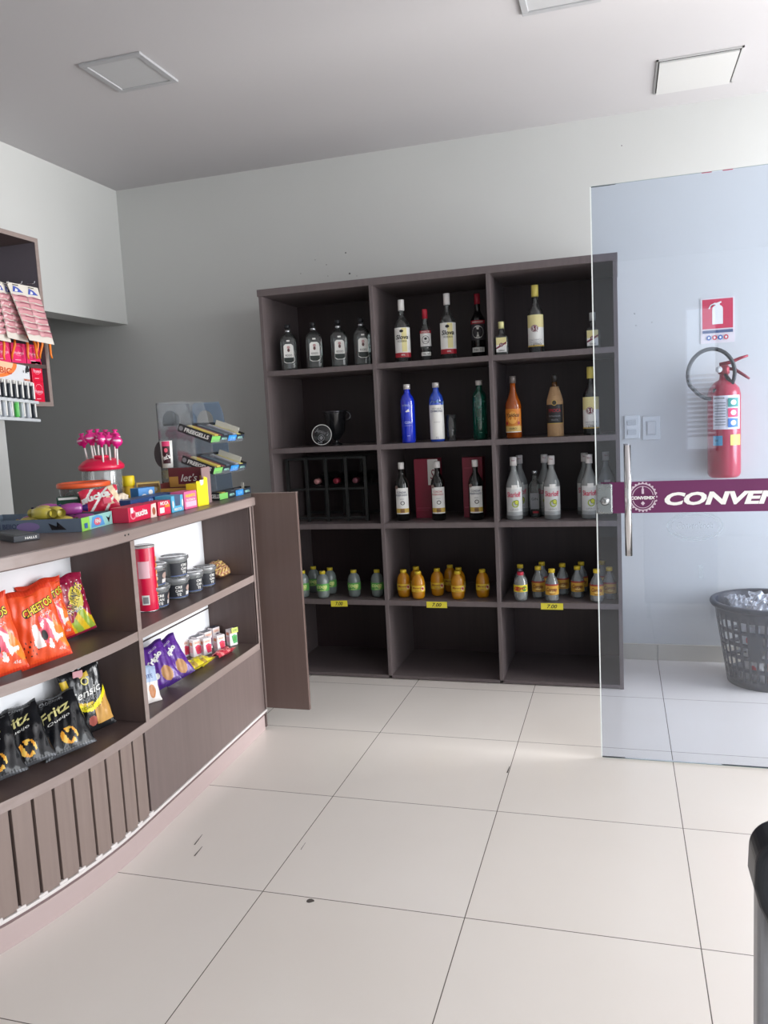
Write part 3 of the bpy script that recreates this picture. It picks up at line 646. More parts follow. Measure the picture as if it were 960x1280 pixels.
# lower front: plain panel on the straight part, fluted boards round the curve
lp = MB(); ribbon(lp, .018, DV + .015, -.02, 0, .085, .360, WOODC); lp.build('lower_panel', ct, .001)
fb = MB(); ribbon(fb, DV + .015, TMAX, -.03, -.014, .080, .360, mat((60, 46, 46), .6))
t_ = DV + .018; PIT = .0665
while t_ + PIT < TMAX:
    ribbon(fb, t_ + .009, t_ + PIT, -.014, .0, .085, .361, WOODF); t_ += PIT
fb.build('fluted_panel', ct, .0015)
sl = MB(); SEAL = mat((214, 208, 206), .5)
ribbon(sl, .002, TMAX, -.004, .005, .074, .084, SEAL)
t_ = DV + .018
while t_ + PIT < TMAX:
    ribbon(sl, t_ - .012, t_ + .016, -.010, .003, .082, .091, SEAL); t_ += PIT
sl.build('sealant_strip', ct, .002)
PL = mat((178, 160, 158), .35)
pl = MB(); ribbon(pl, .035, TMAX, -.40, .004, 0, .066, PL); pl.build('plinth', ct)
pg = MB(); ribbon(pg, .02, TMAX, -.40, .001, .066, .075, mat((120, 100, 100), .5)); pg.build('shadow_gap', ct)
MB().box(.205, .222, -.704, -.688, 0, .088, WOODCD).build('leg', ct, .001)
# swing gate at the far end of the counter
g = MB().box(.226, .432, -.700, -.682, .088, 1.034, WOODG); gd = g.build('gate', ct, .001)
MB().box(.2262, .432, -.7003, -.6817, 1.034, 1.0365, WOODX).build('edge_band', gd)
for z in (.25, .85): MB().box(.215, .232, -.702, -.692, z - .03, z + .03, SILV).build('hinge', gd, .001)
# screw caps on the countertop edge
sc2 = MB()
for px in (160, 164.5):
    p = at(0, .285, px, 660); p = cpath(-p.y - .70 - 0.0, .0146); sc2.lathe([(.003, 0), (.003, .0012)], BLK, 10, xf=Matrix.Translation((p[0], p[1], CT - .016)) @ Matrix.Rotation(PI / 2, 4, 'Y'))
sc2.build('screw_hole', ct)

# ------------------------------------------------------------------ packets and boxes
def packet(name, w_, h_, th, base, pattern, art=None, label=None, cat='snack packet', wr=1.0, seed=0, gloss=.28, nx=54, nz=70):
    """pillow packet standing on its lower seal, front to -Y. pattern(u,v) -> material or None; u,v in -1..1, 0..1"""
    rnd = random.Random(seed); ph = [rnd.uniform(0, 6.28) for _ in range(8)]
    def bulge(u_, v_):
        e = max(0, 1 - abs(u_) ** 2.6) ** .6; k = max(0, 1 - abs(2 * v_ - 1) ** 3.2) ** .75
        wv = .10 * math.sin(9 * u_ + ph[0] + 5 * v_) * math.sin(11 * v_ + ph[1]) + .06 * math.sin(17 * u_ - 13 * v_ + ph[2]) + .07 * math.sin(24 * v_ + ph[3]) * abs(u_) ** 2
        return th / 2 * e * k * (1 + wr * wv) + .0012
    def edge(v_): return 1 - .07 * (1 - abs(2 * v_ - 1) ** 4) + .012 * math.sin(23 * v_ + ph[4]) * wr
    def P(u_, v_, s_):
        x = u_ * w_ / 2 * edge(v_); z = v_ * h_ + (.004 * math.sin(5 * u_ + ph[5]) * wr if v_ > .9 else 0)
        y = .004 * wr * math.sin(4 * v_ + ph[6]) * u_ - s_ * bulge(u_, v_)
        if v_ < .06 or v_ > .94: y += .0012 * math.sin(u_ * 60)
        return (x, y, z)
    mb = MB()
    for s_ in (1, -1):
        vs = [P(-1 + 2 * i / nx, j / nz, s_) for j in range(nz + 1) for i in range(nx + 1)]; fs = {}
        for j in range(nz):
            for i in range(nx):
                m = base
                if s_ == 1 and pattern:
                    q = pattern(-1 + 2 * (i + .5) / nx, (j + .5) / nz)
                    if q is not None: m = q
                fs.setdefault(m, []).append((j * (nx + 1) + i, j * (nx + 1) + i + 1, (j + 1) * (nx + 1) + i + 1, (j + 1) * (nx + 1) + i))
        b = len(mb.v)
        for p_ in vs: mb.v.append(Vector(p_))
        for m, L_ in fs.items():
            k = mb.mi(m)
            for f_ in L_: mb.f.append([q + b for q in (f_ if s_ == 1 else f_[::-1])]); mb.m.append(k); mb.sm.append(True)
    o = mb.build(name, fix=False)
    tag(o, label, cat)
    if art:
        def mp(u_, v_, l):
            # u, v in metres; l lifts off the film
            uu = max(-1, min(1, u_ / (w_ / 2) / .93)); vv = max(0, min(1, v_ / h_)); p_ = P(uu, vv, 1); return (p_[0], p_[1] - l - .0006, p_[2])
        a = Art(mp, .0010, .0005); art(a, w_, h_); a.build('print', o)
    return o
def put(o, loc, rz=0, rx=0, ry=0):
    o.location = loc; o.rotation_euler = (rx, ry, rz); return o
ORA = mat((236, 84, 40), .28, coat=.4); ORA2 = mat((244, 130, 40), .3, coat=.3); WHF = mat((236, 230, 226), .3, coat=.3); BURG = mat((150, 24, 62), .28, coat=.4)
YF = mat((238, 210, 60), .35); PURP = mat((96, 48, 150), .28, coat=.4); BLKF = mat((24, 26, 30), .22, coat=.5); GOLDF = mat((226, 190, 40), .28, coat=.4); PKF = mat((232, 96, 120), .35)
# orange corn snack packets
def pat_orange(u_, v_):
    if v_ > .93 or v_ < .05: return mat((214, 60, 34), .3)
    if (u_ - .25) ** 2 * 1.5 + ((v_ - .36) / .30) ** 2 < .42 + .16 * math.sin(11 * u_ + 4) + .12 * math.sin(29 * v_) and math.sin(6 * u_ + 9 * v_ + 1.2 * math.sin(14 * u_)) > -.35: return WHF
    if (u_ - .3) ** 2 + ((v_ - .44) / .6) ** 2 < .08 + .04 * math.sin(17 * u_ + 20 * v_): return PKF
    if u_ > .45 and .12 < v_ < .62 and math.sin(6 * u_ + 10 * v_) > .1: return ORA2
    if u_ < -.2 and .1 < v_ < .34 and math.sin(31 * u_) * math.sin(52 * v_) > .72: return BLK
    return None
def art_orange(a, w_, h_):
    a.text('CHEETOS', 0.014, h_ * .73, w_ * .64, BLK, height=h_ * .12, bold=.08, rot=.25, shear=.15).text('CHEETOS', 0.014, h_ * .732, w_ * .62, YF, height=h_ * .10, bold=.02, rot=.25, shear=.15)
    a.text('ONDA', w_ * .20, h_ * .62, w_ * .24, WHF, rot=.25).ell(w_ * .06, h_ * .36, w_ * .05, h_ * .07, BLK).text('45g', w_ * .3, h_ * .12, w_ * .12, WHF)
spots = [((1, 851), .150, .212, 56, -.16, 1, 'orange corn snack packet at the left edge of the photo'), ((60, 832), .140, .212, 56, -.20, 2, 'orange corn snack packet standing foremost in the middle of its shelf'),
         ((80, 807), .135, .195, 66, -.08, 3, 'orange corn snack packet mostly hidden behind the foremost one'), ((12, 826), .150, .200, 62, -.04, 9, 'orange corn snack packet hidden behind the leftmost one')]
for (pp, w_, h_, rz, rx, sd, lab) in spots:
    p = at(2, .6905, *pp)
    if sd == 9: p += Vector((-.085, .02, 0))
    if sd == 3: p += Vector((-.03, .0, 0))
    o = packet('snack_packet', w_, h_, .055, ORA, pat_orange, art_orange, lab, seed=sd); put(o, (p.x, p.y, .700), math.radians(rz), rx, -.15); o['group'] = 'orange snack packets on the middle shelf'
def pat_burg(u_, v_):
    if v_ > .93 or v_ < .05: return BURG
    if v_ < .34 + .1 * math.sin(5 * u_): return mat((150, 176, 60), .35) if math.sin(9 * u_ + 14 * v_) > -.1 else GOLDF
    if (u_ - .25) ** 2 + ((v_ - .60) / .5) ** 2 < .16: return mat((206, 190, 70), .35)
    if math.sin(21 * u_ + 4) * math.sin(34 * v_) > .86 and v_ > .5: return WHF
    if abs(u_ - .3) < .25 and .2 < v_ < .42: return mat((70, 100, 170), .4)
    return None
def art_burg(a, w_, h_): a.text('FANDANGOS', .008, h_ * .60, w_ * .80, BLK, height=h_ * .17, bold=.05, rot=.9).text('FANDANGOS', .009, h_ * .602, w_ * .78, YF, height=h_ * .14, bold=.01, rot=.9).text('QUEIJO', 0, h_ * .42, w_ * .4, WHF)
p = at(2, .6905, 99, 797); o = packet('snack_packet', .128, .190, .05, BURG, pat_burg, art_burg, 'burgundy and green snack packet beside the counter divider', seed=5); put(o, (p.x, p.y, .700), math.radians(66), -.14, -.15)
# black corn snack packets on the lower shelf
def pat_black(u_, v_):
    if (abs(u_ - .15) ** 2 * 1.4 + ((v_ - .24) / .34) ** 2) < .16 and math.sin(8 * u_ + 13 * v_ + math.sin(15 * u_)) > -.55: return mat((240, 196, 90) if math.sin(14 * u_ - 22 * v_) > .2 else (232, 160, 50), .4)
    if v_ > .95 or v_ < .04: return mat((90, 92, 96), .25, .4)
    return None
def art_black(a, w_, h_): a.text('Fritz', -.004, h_ * .68, w_ * .66, mat((214, 206, 140), .4), height=h_ * .16, shear=.3, bold=.02, rot=.25).text('Queijo', .0, h_ * .53, w_ * .46, LWH, height=h_ * .06, shear=.2, rot=.2).text('CROCANTE', 0, h_ * .88, w_ * .45, GREY)
for (pp, rz, rx, sd, h_, lab) in (((90, 945), 50, -.72, 11, .185, 'black snack packet standing foremost on the lower shelf, orange chips on it'), ((38, 963), 48, -.72, 12, .185, 'black snack packet second from the front left of the lower shelf'),
                                  ((0, 982), 46, -.70, 13, .185, 'black snack packet cut by the left edge of the photo'), ((112, 920), 56, -.50, 14, .185, 'black snack packet between the foremost one and the stand up pouch'),
                                  ((12, 958), 50, -.50, 15, .175, 'black snack packet at the back left of the lower shelf'), ((64, 940), 52, -.50, 16, .18, 'black snack packet at the back in the middle of the lower shelf')):
    p = at(2, .3905, *pp)
    if sd >= 14: p += Vector((-.062, .030, 0))
    o = packet('snack_packet', .150, h_, .045, BLKF, pat_black, art_black, lab, seed=sd, gloss=.2); put(o, (p.x, p.y, .403), math.radians(rz), rx, -.20); o['group'] = 'black snack packets on the lower shelf'
def pat_pouch(u_, v_):
    c = .40 + .14 * u_ * u_ * 1.6 - .02
    if abs(v_ - c) < .045: return mat((240, 226, 30), .35)
    if abs(v_ - c - .07) < .02 and u_ < .2: return GOLDF
    if u_ < -.72 and v_ > .35 and v_ < .9: return GOLDF
    if u_ > .15 and v_ < c - .05 and v_ > .10: return mat((206, 156, 80), .4)
    if (u_ + .05) ** 2 * 1.5 + ((v_ - .18) / .3) ** 2 < .07: return mat((170, 90, 80), .4)
    if .86 < v_ < .93 and -.1 < u_ < .35: return mat((214, 180, 60), .4)
    return None
def art_pouch(a, w_, h_): a.text('Sensic', -.002, h_ * .63, w_ * .74, LWH, height=h_ * .12, shear=.3, bold=.01, rot=.12).ring(.004, h_ * .80, .012, .012, .004, mat((226, 214, 120), .4)).text('SENSIVITE', .0, h_ * .53, w_ * .5, GREY).text('TOAST', -.01, h_ * .41, w_ * .3, INK)
p = at(2, .3905, 122, 918); o = packet('snack_pouch', .135, .205, .045, BLKF, pat_pouch, art_pouch, 'large black pouch with a yellow swoosh beside the counter divider', 'snack pouch', seed=21); put(o, (p.x - .010, p.y + .005, .399), math.radians(60), -.16, -.13)
t = tag(MB().box(-.016, .016, -.004, 0, -.024, .024, mat((206, 150, 158), .5)).build('clip', bevel=.002), 'small pink peg clipped to the top of black pouches', 'peg'); p = at(0, .12, 97, 848); put(t, p, math.radians(60))

# right bay, upper shelf
ZU = .6905
t = thing('snack_can', 'tall pink red tube of potato snacks by the counter divider', 'can')
RC = mat((222, 24, 70), .3, coat=.3)
MB().lathe([(.036, 0), (.0365, .003), (.0365, .226), (.036, .228)], RC, 30).build('tube', t)
MB().lathe([(.0375, .226), (.0378, .232), (.036, .2345)], clear('milky_lid', (220, 215, 215), .6, (225, 222, 222), 1.2), 30).build('lid', t)
MB().lathe([(.0372, 0), (.0372, .004)], SILV, 30).build('base_rim', t)
a = Art(cylmap(.0365, 0)); a.rect(-.036, .120, .004, .180, mat((238, 190, 200), .5), 10).rect(-.030, .026, -.004, .060, LWH, 6).rect(-.026, .031, -.008, .054, GREY, 6)
for k in range(7): a.ell(.034, .04 + k * .024, .006, .009, mat((240, 150, 90), .5), 10)
a.text('STAX', .048, .16, .03, YF)
a.build('label', t); p = at(2, ZU, 182, 765); put(t, (p.x - .005, p.y + .028, ZU), math.radians(50))
TUBB = mat((52, 54, 60), .35); LID = clear('clear_lid', (206, 208, 210), .30, (205, 208, 212), 2.2, .12)
def pot():
    t = thing('sweet_pot', '', 'plastic pot')
    MB().lathe([(.040, 0), (.043, .003), (.050, .062), (.052, .066), (.052, .070)], CGP, 30).build('pot_body', t)
    MB().lathe([(.0400, .002), (.0425, .005), (.0480, .052)], mat((78, 74, 74), .6), 30).build('filling', t)
    MB().lathe([(.054, .066), (.0555, .068), (.0555, .077), (.054, .080), (.050, .080), (.048, .076), (.0, .076)], LID, 30, close=False).build('lid', t)
    def mp(u_, v_, l):
        a_ = u_ / .046; R = .0432 + (.0068) * (v_ / .062) + l; return (R * math.sin(a_), -R * math.cos(a_), v_ + .001)
    a = Art(mp, .0006); a.rect(-.058, .006, .058, .056, TUBB, 20); a.rect(.026, .012, .056, .026, mat((226, 222, 220), .5), 8).ell(.040, .038, .014, .011, mat((186, 160, 150), .5)).rect(-.058, .006, .058, .009, mat((90, 110, 160), .5), 16); a.build('label', t)
    a = Art(mp, .0022); 
    for k, wd in enumerate(('CRE', 'CAN', 'TE')): a.text(wd, -.006, .046 - k * .014, .026 if k < 2 else .018, LWH, height=.010, bold=.03)
    a.build('lettering', t); return t
S_p = Series(pot()); HP = .0775
for px, y0, lvl, rz, sc_, lab in ((207, 760, 0, 62, 1, 'black sweet pot at the bottom left, nearest the pink tube'), (233, 748, 0, 50, .93, 'black sweet pot in the lower row, second from the pink tube'), (252, 740, 0, 78, .88, 'black sweet pot in the lower row, third from the pink tube'),
                           (268, 733, 0, 80, .86, 'black sweet pot nearest the bag of pretzels'), (205, 760, 1, 48, 1, 'black sweet pot stacked on top, next to the pink tube')):
    p = at(2, ZU, px, y0); S_p.put((p.x - .045, p.y + .01, ZU + lvl * HP + .0003), math.radians(rz), lab, 'black sweet pots on the upper counter shelf', scale=(sc_, sc_, 1))
p = at(2, ZU, 233, 748); S_p.put((p.x - .050, p.y + .015, ZU + HP + .0035), math.radians(85), 'black sweet pot stacked on top behind, barcode showing', 'black sweet pots on the upper counter shelf')
def pat_brown(u_, v_):
    q = math.sin(13 * u_ + 3 * math.sin(17 * v_)) * math.sin(15 * v_ + 2)
    return mat((150, 100, 66), .5) if q > .05 else (mat((196, 160, 130), .3) if q > -.35 else mat((214, 190, 110), .4))
o = packet('sweets_bag', .17, .085, .045, mat((170, 130, 100), .3), pat_brown, None, 'clear bag of brown and cream sweets lying by the counter end panel', 'sweets bag', seed=31, wr=1.6); p = at(2, ZU, 291, 722); put(o, (p.x - .03, p.y + .01, ZU + .012), math.radians(98), -1.05)

# right bay, lower shelf
ZL = .3905
def pat_trip(u_, v_):
    if (u_ - .35) ** 2 + ((v_ - .25) / .5) ** 2 < .12: return mat((190, 140, 90), .45)
    if (u_ + .3) ** 2 + ((v_ - .28) / .4) ** 2 < .03: return LWH
    if v_ < .08 or v_ > .93: return mat((70, 36, 120), .3)
    return None
def art_trip(a, w_, h_): a.text('Triplo', 0, h_ * .62, w_ * .62, LWH, height=h_ * .16, bold=.06, rot=.5).text('CHOCO', .01, h_ * .84, w_ * .3, LWH, rot=.3)
for pp, rz, rx, sd, dx, lab in (((214, 864), 50, -.45, 41, 0, 'purple biscuit packet lying foremost on the lower right shelf'), ((238, 855), 56, -.45, 42, -.02, 'purple biscuit packet just behind and right of the foremost one'), ((206, 850), 58, -.30, 43, -.07, 'purple biscuit packet at the back by the divider')):
    p = at(2, ZL, *pp); o = packet('biscuit_packet', .120, .165 if sd != 43 else .175, .04, PURP, pat_trip, art_trip, lab, 'biscuit packet', seed=sd); put(o, (p.x + dx - .015, p.y, ZL + .018), math.radians(rz), rx, -.30); o['group'] = 'purple biscuit packets'
def pat_wh(u_, v_):
    if (u_ - .2) ** 2 + ((v_ - .3) / .6) ** 2 < .1: return mat((196, 130, 80), .4)
    if v_ > .55: return mat((176, 196, 226), .35)
    return None
p = at(2, ZL, 193, 880); o = packet('biscuit_packet', .085, .125, .03, WHF, pat_wh, lambda a, w_, h_: a.text('LEITE', 0, h_ * .72, w_ * .5, mat((60, 80, 150), .4)), 'white and pale blue biscuit packet at the front corner by the divider', 'biscuit packet', seed=44); put(o, (p.x - .015, p.y + .005, ZL + .001), math.radians(60), -.35)
def milk(side, label, green=False):
    t = thing('drink_carton', label, 'carton', group='small drink cartons on the lower right shelf')
    MB().box(-.024, .024, -.018, .018, 0, .088, mat((236, 228, 230), .4)).build('carton', t, .0015)
    MB().lathe([(.003, 0), (.003, .003)], SILV, 10, xf=Matrix.Translation((.01, -.006, .088))).build('seal', t)
    a = Art(flatmap(-.018)); c = side
    a.poly([(-.008, .030), (-.012, .052), (.004, .060), (.022, .052), (.022, .012), (-.002, .010)], c).ell(.006, .036, .010, .014, mat((200, 40, 60), .4) if not green else mat((60, 150, 60), .4)).rect(-.022, .064, .022, .080, mat((240, 214, 200), .5), 2)
    a.text('SUCO', .0, .072, .026, mat((210, 80, 50), .5), bold=.02); a.build('print', t)
    a = Art(lambda u_, v_, l: (-.024 - l, -u_, v_)); a.rect(-.014, .02, .014, .05, mat((240, 190, 200), .5), 2).rect(-.012, .058, .012, .074, mat((220, 140, 110), .5), 2); a.build('side_print', t)
    return t
RP = mat((220, 60, 100), .45)
for k, (px, y0, c, gr, lab) in enumerate(((232, 822, RP, 0, 'red and white drink carton at the left end of the carton row'), (247, 821, RP, 0, 'red and white drink carton second in the row'), (260, 819, RP, 0, 'red and white drink carton third in the row'), (277, 815, RP, 0, 'red and white drink carton fourth in the row, whole front in view'), (291, 808, mat((80, 170, 100), .45), 1, 'drink carton with a green print at the right end of the row'))):
    o = milk(c, lab, gr); p = at(2, ZL, px, y0); put(o, (p.x - .014, p.y + .012 + (.01 if k == 4 else 0), ZL + .0005), math.radians(62)); o.scale = (.80, .80, .80)
    if k == 4: TAG = p
for k, (px, lab) in enumerate(((-.972, 'dark topped drink carton behind the second carton'), (-.905, 'dark topped drink carton behind the third carton'), (-.835, 'dark purple topped drink carton behind the fourth one'))):
    o = milk(mat((90, 60, 100), .45), lab); put(o, (.040, px + .06, ZL + .0005), math.radians(74)); o.scale = (.86, .86, .86)
    MB().box(-.0243, .0243, -.0183, .0183, .0885, .0895, mat((50, 52, 66), .4)).build('carton_top', o)
t = thing('price_tag', 'pale green price tag on the carton at the right end of the row', 'price tag'); MB().box(-.020, .020, -.001, 0, -.014, .014, mat((206, 226, 110), .5)).build('paper', t)
a = Art(flatmap(-.001), .0004); a.text('3,50', 0, 0, .028, INK, bold=.01); a.build('lettering', t); put(t, (TAG.x + .008, TAG.y + .012, ZL + .068), math.radians(62)); t.scale = (.8, .8, .8)
def lying(name, lab, c1, c2, p, rz, w_, h_, sd, th=.035):
    o = packet(name, w_, h_, th, c1, lambda u_, v_: c2 if math.sin(9 * u_ + 5 * v_) > .45 else None, None, lab, 'sweets bag', seed=sd, wr=1.8); put(o, p, rz, -PI / 2 + .08); return o
p = at(2, ZL, 248, 834); lying('sweets_bag', 'crumpled yellow sweets bag lying before the drink cartons', mat((224, 206, 50), .3, coat=.4), mat((170, 140, 60), .35), (p.x + .030, p.y - .01, ZL + .019), math.radians(84), .16, .060, 51)
p = at(2, ZL, 272, 822); lying('sweets_bag', 'flat red pink sweets bag lying between the yellow one and the cartons', mat((196, 60, 76), .3, coat=.4), mat((224, 130, 130), .35), (p.x + .030, p.y + .035, ZL + .012), math.radians(86), .13, .040, 52, .02)

# ------------------------------------------------------------------ on the countertop
ZC = CT + .0006
def carton(name, label, cat, dims, base, art=None, group=None, bev=.0012, sideart=None, open_top=False):
    """carton with its printed front on -Y; dims (width x, depth y, height z)"""
    w_, d_, h_ = dims; t = thing(name, label, cat, group=group); q = MB()
    if open_top:
        k = .0018; q.box(-w_ / 2, w_ / 2, 0, d_, 0, k, base).box(-w_ / 2, w_ / 2, 0, k, k, h_, base).box(-w_ / 2, w_ / 2, d_ - k, d_, k, h_, base).box(-w_ / 2, -w_ / 2 + k, k, d_ - k, k, h_, base).box(w_ / 2 - k, w_ / 2, k, d_ - k, k, h_, base); bev = 0
    else: q.box(-w_ / 2, w_ / 2, 0, d_, 0, h_, base)
    q.build('carton', t, bev)
    if art: a = Art(flatmap(0)); art(a, w_, h_); a.build('print', t)
    if sideart: a = Art(lambda u_, v_, l: (-w_ / 2 - l, d_ / 2 - u_, v_)); sideart(a, d_, h_); a.build('side_print', t)
    return t
def front(px, py, dx=0, dy=0): p = at(2, ZC, px, py); return (p.x + dx, p.y + dy, ZC)
# slim black box
t = carton('flat_box', 'slim black box with white lettering lying at the left end of the countertop', 'box', (.075, .20, .018), mat((42, 46, 54), .35), lambda a, w_, h_: a.text('HALLS', .012, .009, .034, LWH, height=.007, bold=.03), sideart=None)
MB().box(-.030, .030, .012, .16, .0185, .0192, mat((70, 80, 84), .4)).build('top_window', t)
put(t, (.085, -1.885, ZC), math.radians(62))
# counter tray of sweets, blue green
TB = mat((110, 124, 140), .5)
tray = carton('sweets_tray', 'long open tray of wrapped sweets, green and blue printed end', 'tray', (.19, .40, .042), TB, open_top=True,
    art=lambda a, w_, h_: a.rect(-w_ / 2, 0, w_ / 2, h_, mat((150, 206, 200), .5), 2).rect(-w_ / 2, 0, -w_ / 4, h_, mat((150, 210, 90), .5), 2).poly([(-.04, .004), (-.03, .036), (.0, .041), (.03, .034), (.045, .004)], mat((90, 160, 220), .5)).ell(0, .02, .022, .012, PKF).poly([(.055, .030), (.075, .018), (.085, .034), (.07, .008)], INK).rect(-.08, .008, -.062, .024, mat((60, 100, 160), .5), 2).text('FINI', 0, .021, .030, LWH, bold=.03),
    sideart=lambda a, w_, h_: a.rect(-w_ / 2, 0, w_ / 2, h_, mat((96, 110, 128), .5), 3).text('FINI BEIJOS', -.06, .02, .10, mat((50, 60, 90), .5), bold=.03).ell(.02, .02, .04, .014, mat((130, 110, 160), .5)).poly([(.09, .03), (.13, .014), (.12, .034), (.15, .008), (.10, .008)], INK))
put(tray, (.128, -1.615, ZC), math.radians(97))
trM = Matrix.Translation((.128, -1.615, ZC)) @ Matrix.Rotation(math.radians(97), 4, 'Z')
GC = mat((196, 180, 70), .3, coat=.5)
def candy(col, dark):
    t = thing('wrapped_sweet', '', 'sweet'); X = Matrix.Rotation(PI / 2, 4, 'Y')
    MB().lathe([(.008, -.034), (.015, -.030), (.019, -.012), (.0195, .008), (.016, .030), (.009, .034)], col, 14, xf=X, sq=3).build('wrapper', t)
    MB().lathe([(.009, .0335), (.014, .050)], dark, 12, xf=X, close=False).build('twist', t)
    MB().lathe([(.014, -.050), (.009, -.0335)], dark, 12, xf=X, close=False).build('twist', t)
    return t
sg = Series(candy(GC, mat((150, 140, 60), .3, coat=.4))); sp_ = Series(candy(mat((150, 60, 140), .3, coat=.5), mat((60, 40, 110), .3)))
gl = ['gold wrapped sweet on top at the left of the heap', 'gold wrapped sweet on top at the back of the heap', 'gold wrapped sweet at the front left of the tray', 'gold wrapped sweet in the middle front of the tray', 'gold wrapped sweet lying on top of the others', 'gold wrapped sweet further back in the tray', 'gold wrapped sweet at the back of the tray']
for k, (u_, v_, z, rz) in enumerate(((-.062, .15, .058, 80), (.0, .18, .058, 65), (-.045, .10, .022, 70), (.0, .12, .022, 95), (-.02, .13, .056, 60), (-.05, .21, .022, 85), (.0, .23, .022, 100))):
    p = trM @ Vector((u_, v_, z)); sg.put(p, math.radians(rz + 90), gl[k], 'gold wrapped sweets')
pl_ = ['purple wrapped sweet on top of the purple ones furthest back', 'purple wrapped sweet at the front right of the tray', 'purple wrapped sweet behind the front right one', 'purple wrapped sweet on top at the right of the tray', 'purple wrapped sweet at the right back of the tray']
for k, (u_, v_, z, rz) in enumerate(((.052, .205, .058, 70), (.052, .075, .022, 20), (.055, .15, .022, 60), (.050, .115, .058, 35), (.055, .26, .022, 50))):
    p = trM @ Vector((u_, v_, z)); sp_.put(p, math.radians(rz), pl_[k], 'purple wrapped sweets')
t = carton('sweets_box', 'dark green sweets box behind the gold wrapped sweets', 'box', (.095, .05, .085), mat((20, 66, 50), .4), lambda a, w_, h_: a.text('MENTA', 0, h_ * .6, .06, mat((150, 180, 150), .5), bold=.02).rect(-.04, .075, .04, .083, LWH, 2).rect(-.04, .02, .04, .024, mat((120, 160, 120), .5), 2)); p = at(1, -1.44, 86, 634); put(t, (p.x, -1.44, ZC), math.radians(30)); t.scale = (.80, .75, 1.0)
# tub with an orange lid
t = thing('plastic_tub', 'clear plastic tub of sweets with an orange lid', 'tub'); t.scale = (.93, .93, .93)
MB().lathe([(.072, 0), (.080, .004), (.092, .118), (.094, .122)], CGP, 36).build('tub_body', t)
MB().lathe([(.098, .118), (.100, .120), (.100, .132), (.097, .136), (.088, .137), (.086, .134)], mat((232, 96, 50), .35), 36).build('lid', t)
fill = tag(MB().lathe([(.070, .003), (.077, .006), (.084, .070), (.06, .082), (.02, .076)], mat((150, 70, 60), .6), 24).build('sweets', t), kind='stuff')
for k in range(9):
    a_ = k * .7; MB().lathe([(.006, -.02), (.012, -.01), (.012, .01), (.006, .02)], mat([(170, 40, 50), (210, 170, 80), (220, 210, 200)][k % 3], .35), 8, xf=Matrix.Translation((.05 * math.cos(a_), .05 * math.sin(a_), .088)) @ Matrix.Rotation(a_, 4, 'Z') @ Matrix.Rotation(PI / 2, 4, 'Y')).build('sweet', t)
TUB = at(1, -1.32, 104, 600); put(t, (TUB.x, -1.32, ZC), .3)
# lollipop jar
JY = -1.14; J = at(1, JY, 127.5, 590); J = Vector((J.x, JY, ZC)); JH = .172
t = thing('lollipop_jar', 'tall clear jar with a pink red domed lid holding lollipops', 'jar', J)
MB().lathe([(.068, 0), (.072, .003), (.074, .12), (.075, .150), (.072, JH)], CGP, 40).build('jar_body', t)
DM = mat((214, 20, 70), .35, coat=.2); dome = [(.080, JH - .012), (.084, JH - .008), (.085, JH + .004), (.080, JH + .010), (.068, JH + .022), (.050, JH + .031), (.02, JH + .036)]
ld = MB().lathe(dome, DM, 40).build('lid', t)
MB().lathe([(.030, JH + .033), (.030, JH + .042), (.024, JH + .044)], DM, 24).build('lid_knob', ld)
WRP = mat((216, 30, 130), .25, coat=.6)
def lolly():
    t = thing('lollipop', '', 'lollipop'); MB().tube([(0, 0, 0), (0, 0, .075)], .0028, mat((236, 232, 230), .5), 8).build('stick', t)
    q = MB(); n = 14; vs = []; rings = []
    for j, (r, z) in enumerate([(.0035, .058), (.005, .066), (.012, .070), (.0165, .080), (.0165, .090), (.011, .099), (.004, .103), (.009, .112)]):
        for i in range(n):
            a_ = 2 * PI * i / n; rr = r * (1 + .12 * math.sin(3 * a_ + j)); vs.append((rr * math.cos(a_), rr * math.sin(a_), z))
    fs = [(j * n + i, j * n + (i + 1) % n, (j + 1) * n + (i + 1) % n, (j + 1) * n + i) for j in range(7) for i in range(n)] + [tuple(range(n - 1, -1, -1)), tuple(7 * n + i for i in range(n))]
    q.add(vs, fs, WRP, True); o = q.build('wrapper', t)
    MB().lathe([(.0168, .083), (.0172, .086), (.0168, .089)], mat((236, 190, 214), .3), 14, close=False).build('printed_band', o)
    return t
Sl = Series(lolly())
pos = [(110, 'lollipop at the far left of the jar lid', .0, -.35), (117, 'lollipop second from the left on the jar lid', -.03, -.2), (121, 'lollipop left of the middle, standing tallest', .04, -.1), (124, 'lollipop in the middle of the jar lid, at the back', .05, .0), (129, 'lollipop in front in the middle of the jar lid', -.05, 0.05), (133, 'lollipop just right of the middle on the jar lid', .03, .1), (138, 'lollipop third from the right on the jar lid', -.02, .12), (144, 'lollipop second from the right on the jar lid', .03, .3), (146.5, 'lollipop at the far right of the jar lid', -.03, .15)]
for k, (px, lab, dy, ry) in enumerate(pos):
    p = at(1, JY + dy, px, 575); dx = p.x - J.x; rr = math.hypot(dx, dy); zz = JH + (.024 if rr < .055 else (.014 if rr < .07 else .006))
    Sl.put((p.x, JY + dy, ZC + zz), k * .9, lab, 'pink lollipops in the jar lid', rx=.12 * math.sin(k * 2.1), ry=ry * .5, scale=(1.25, 1.25, 1.05 + .12 * (k in (2, 3))))
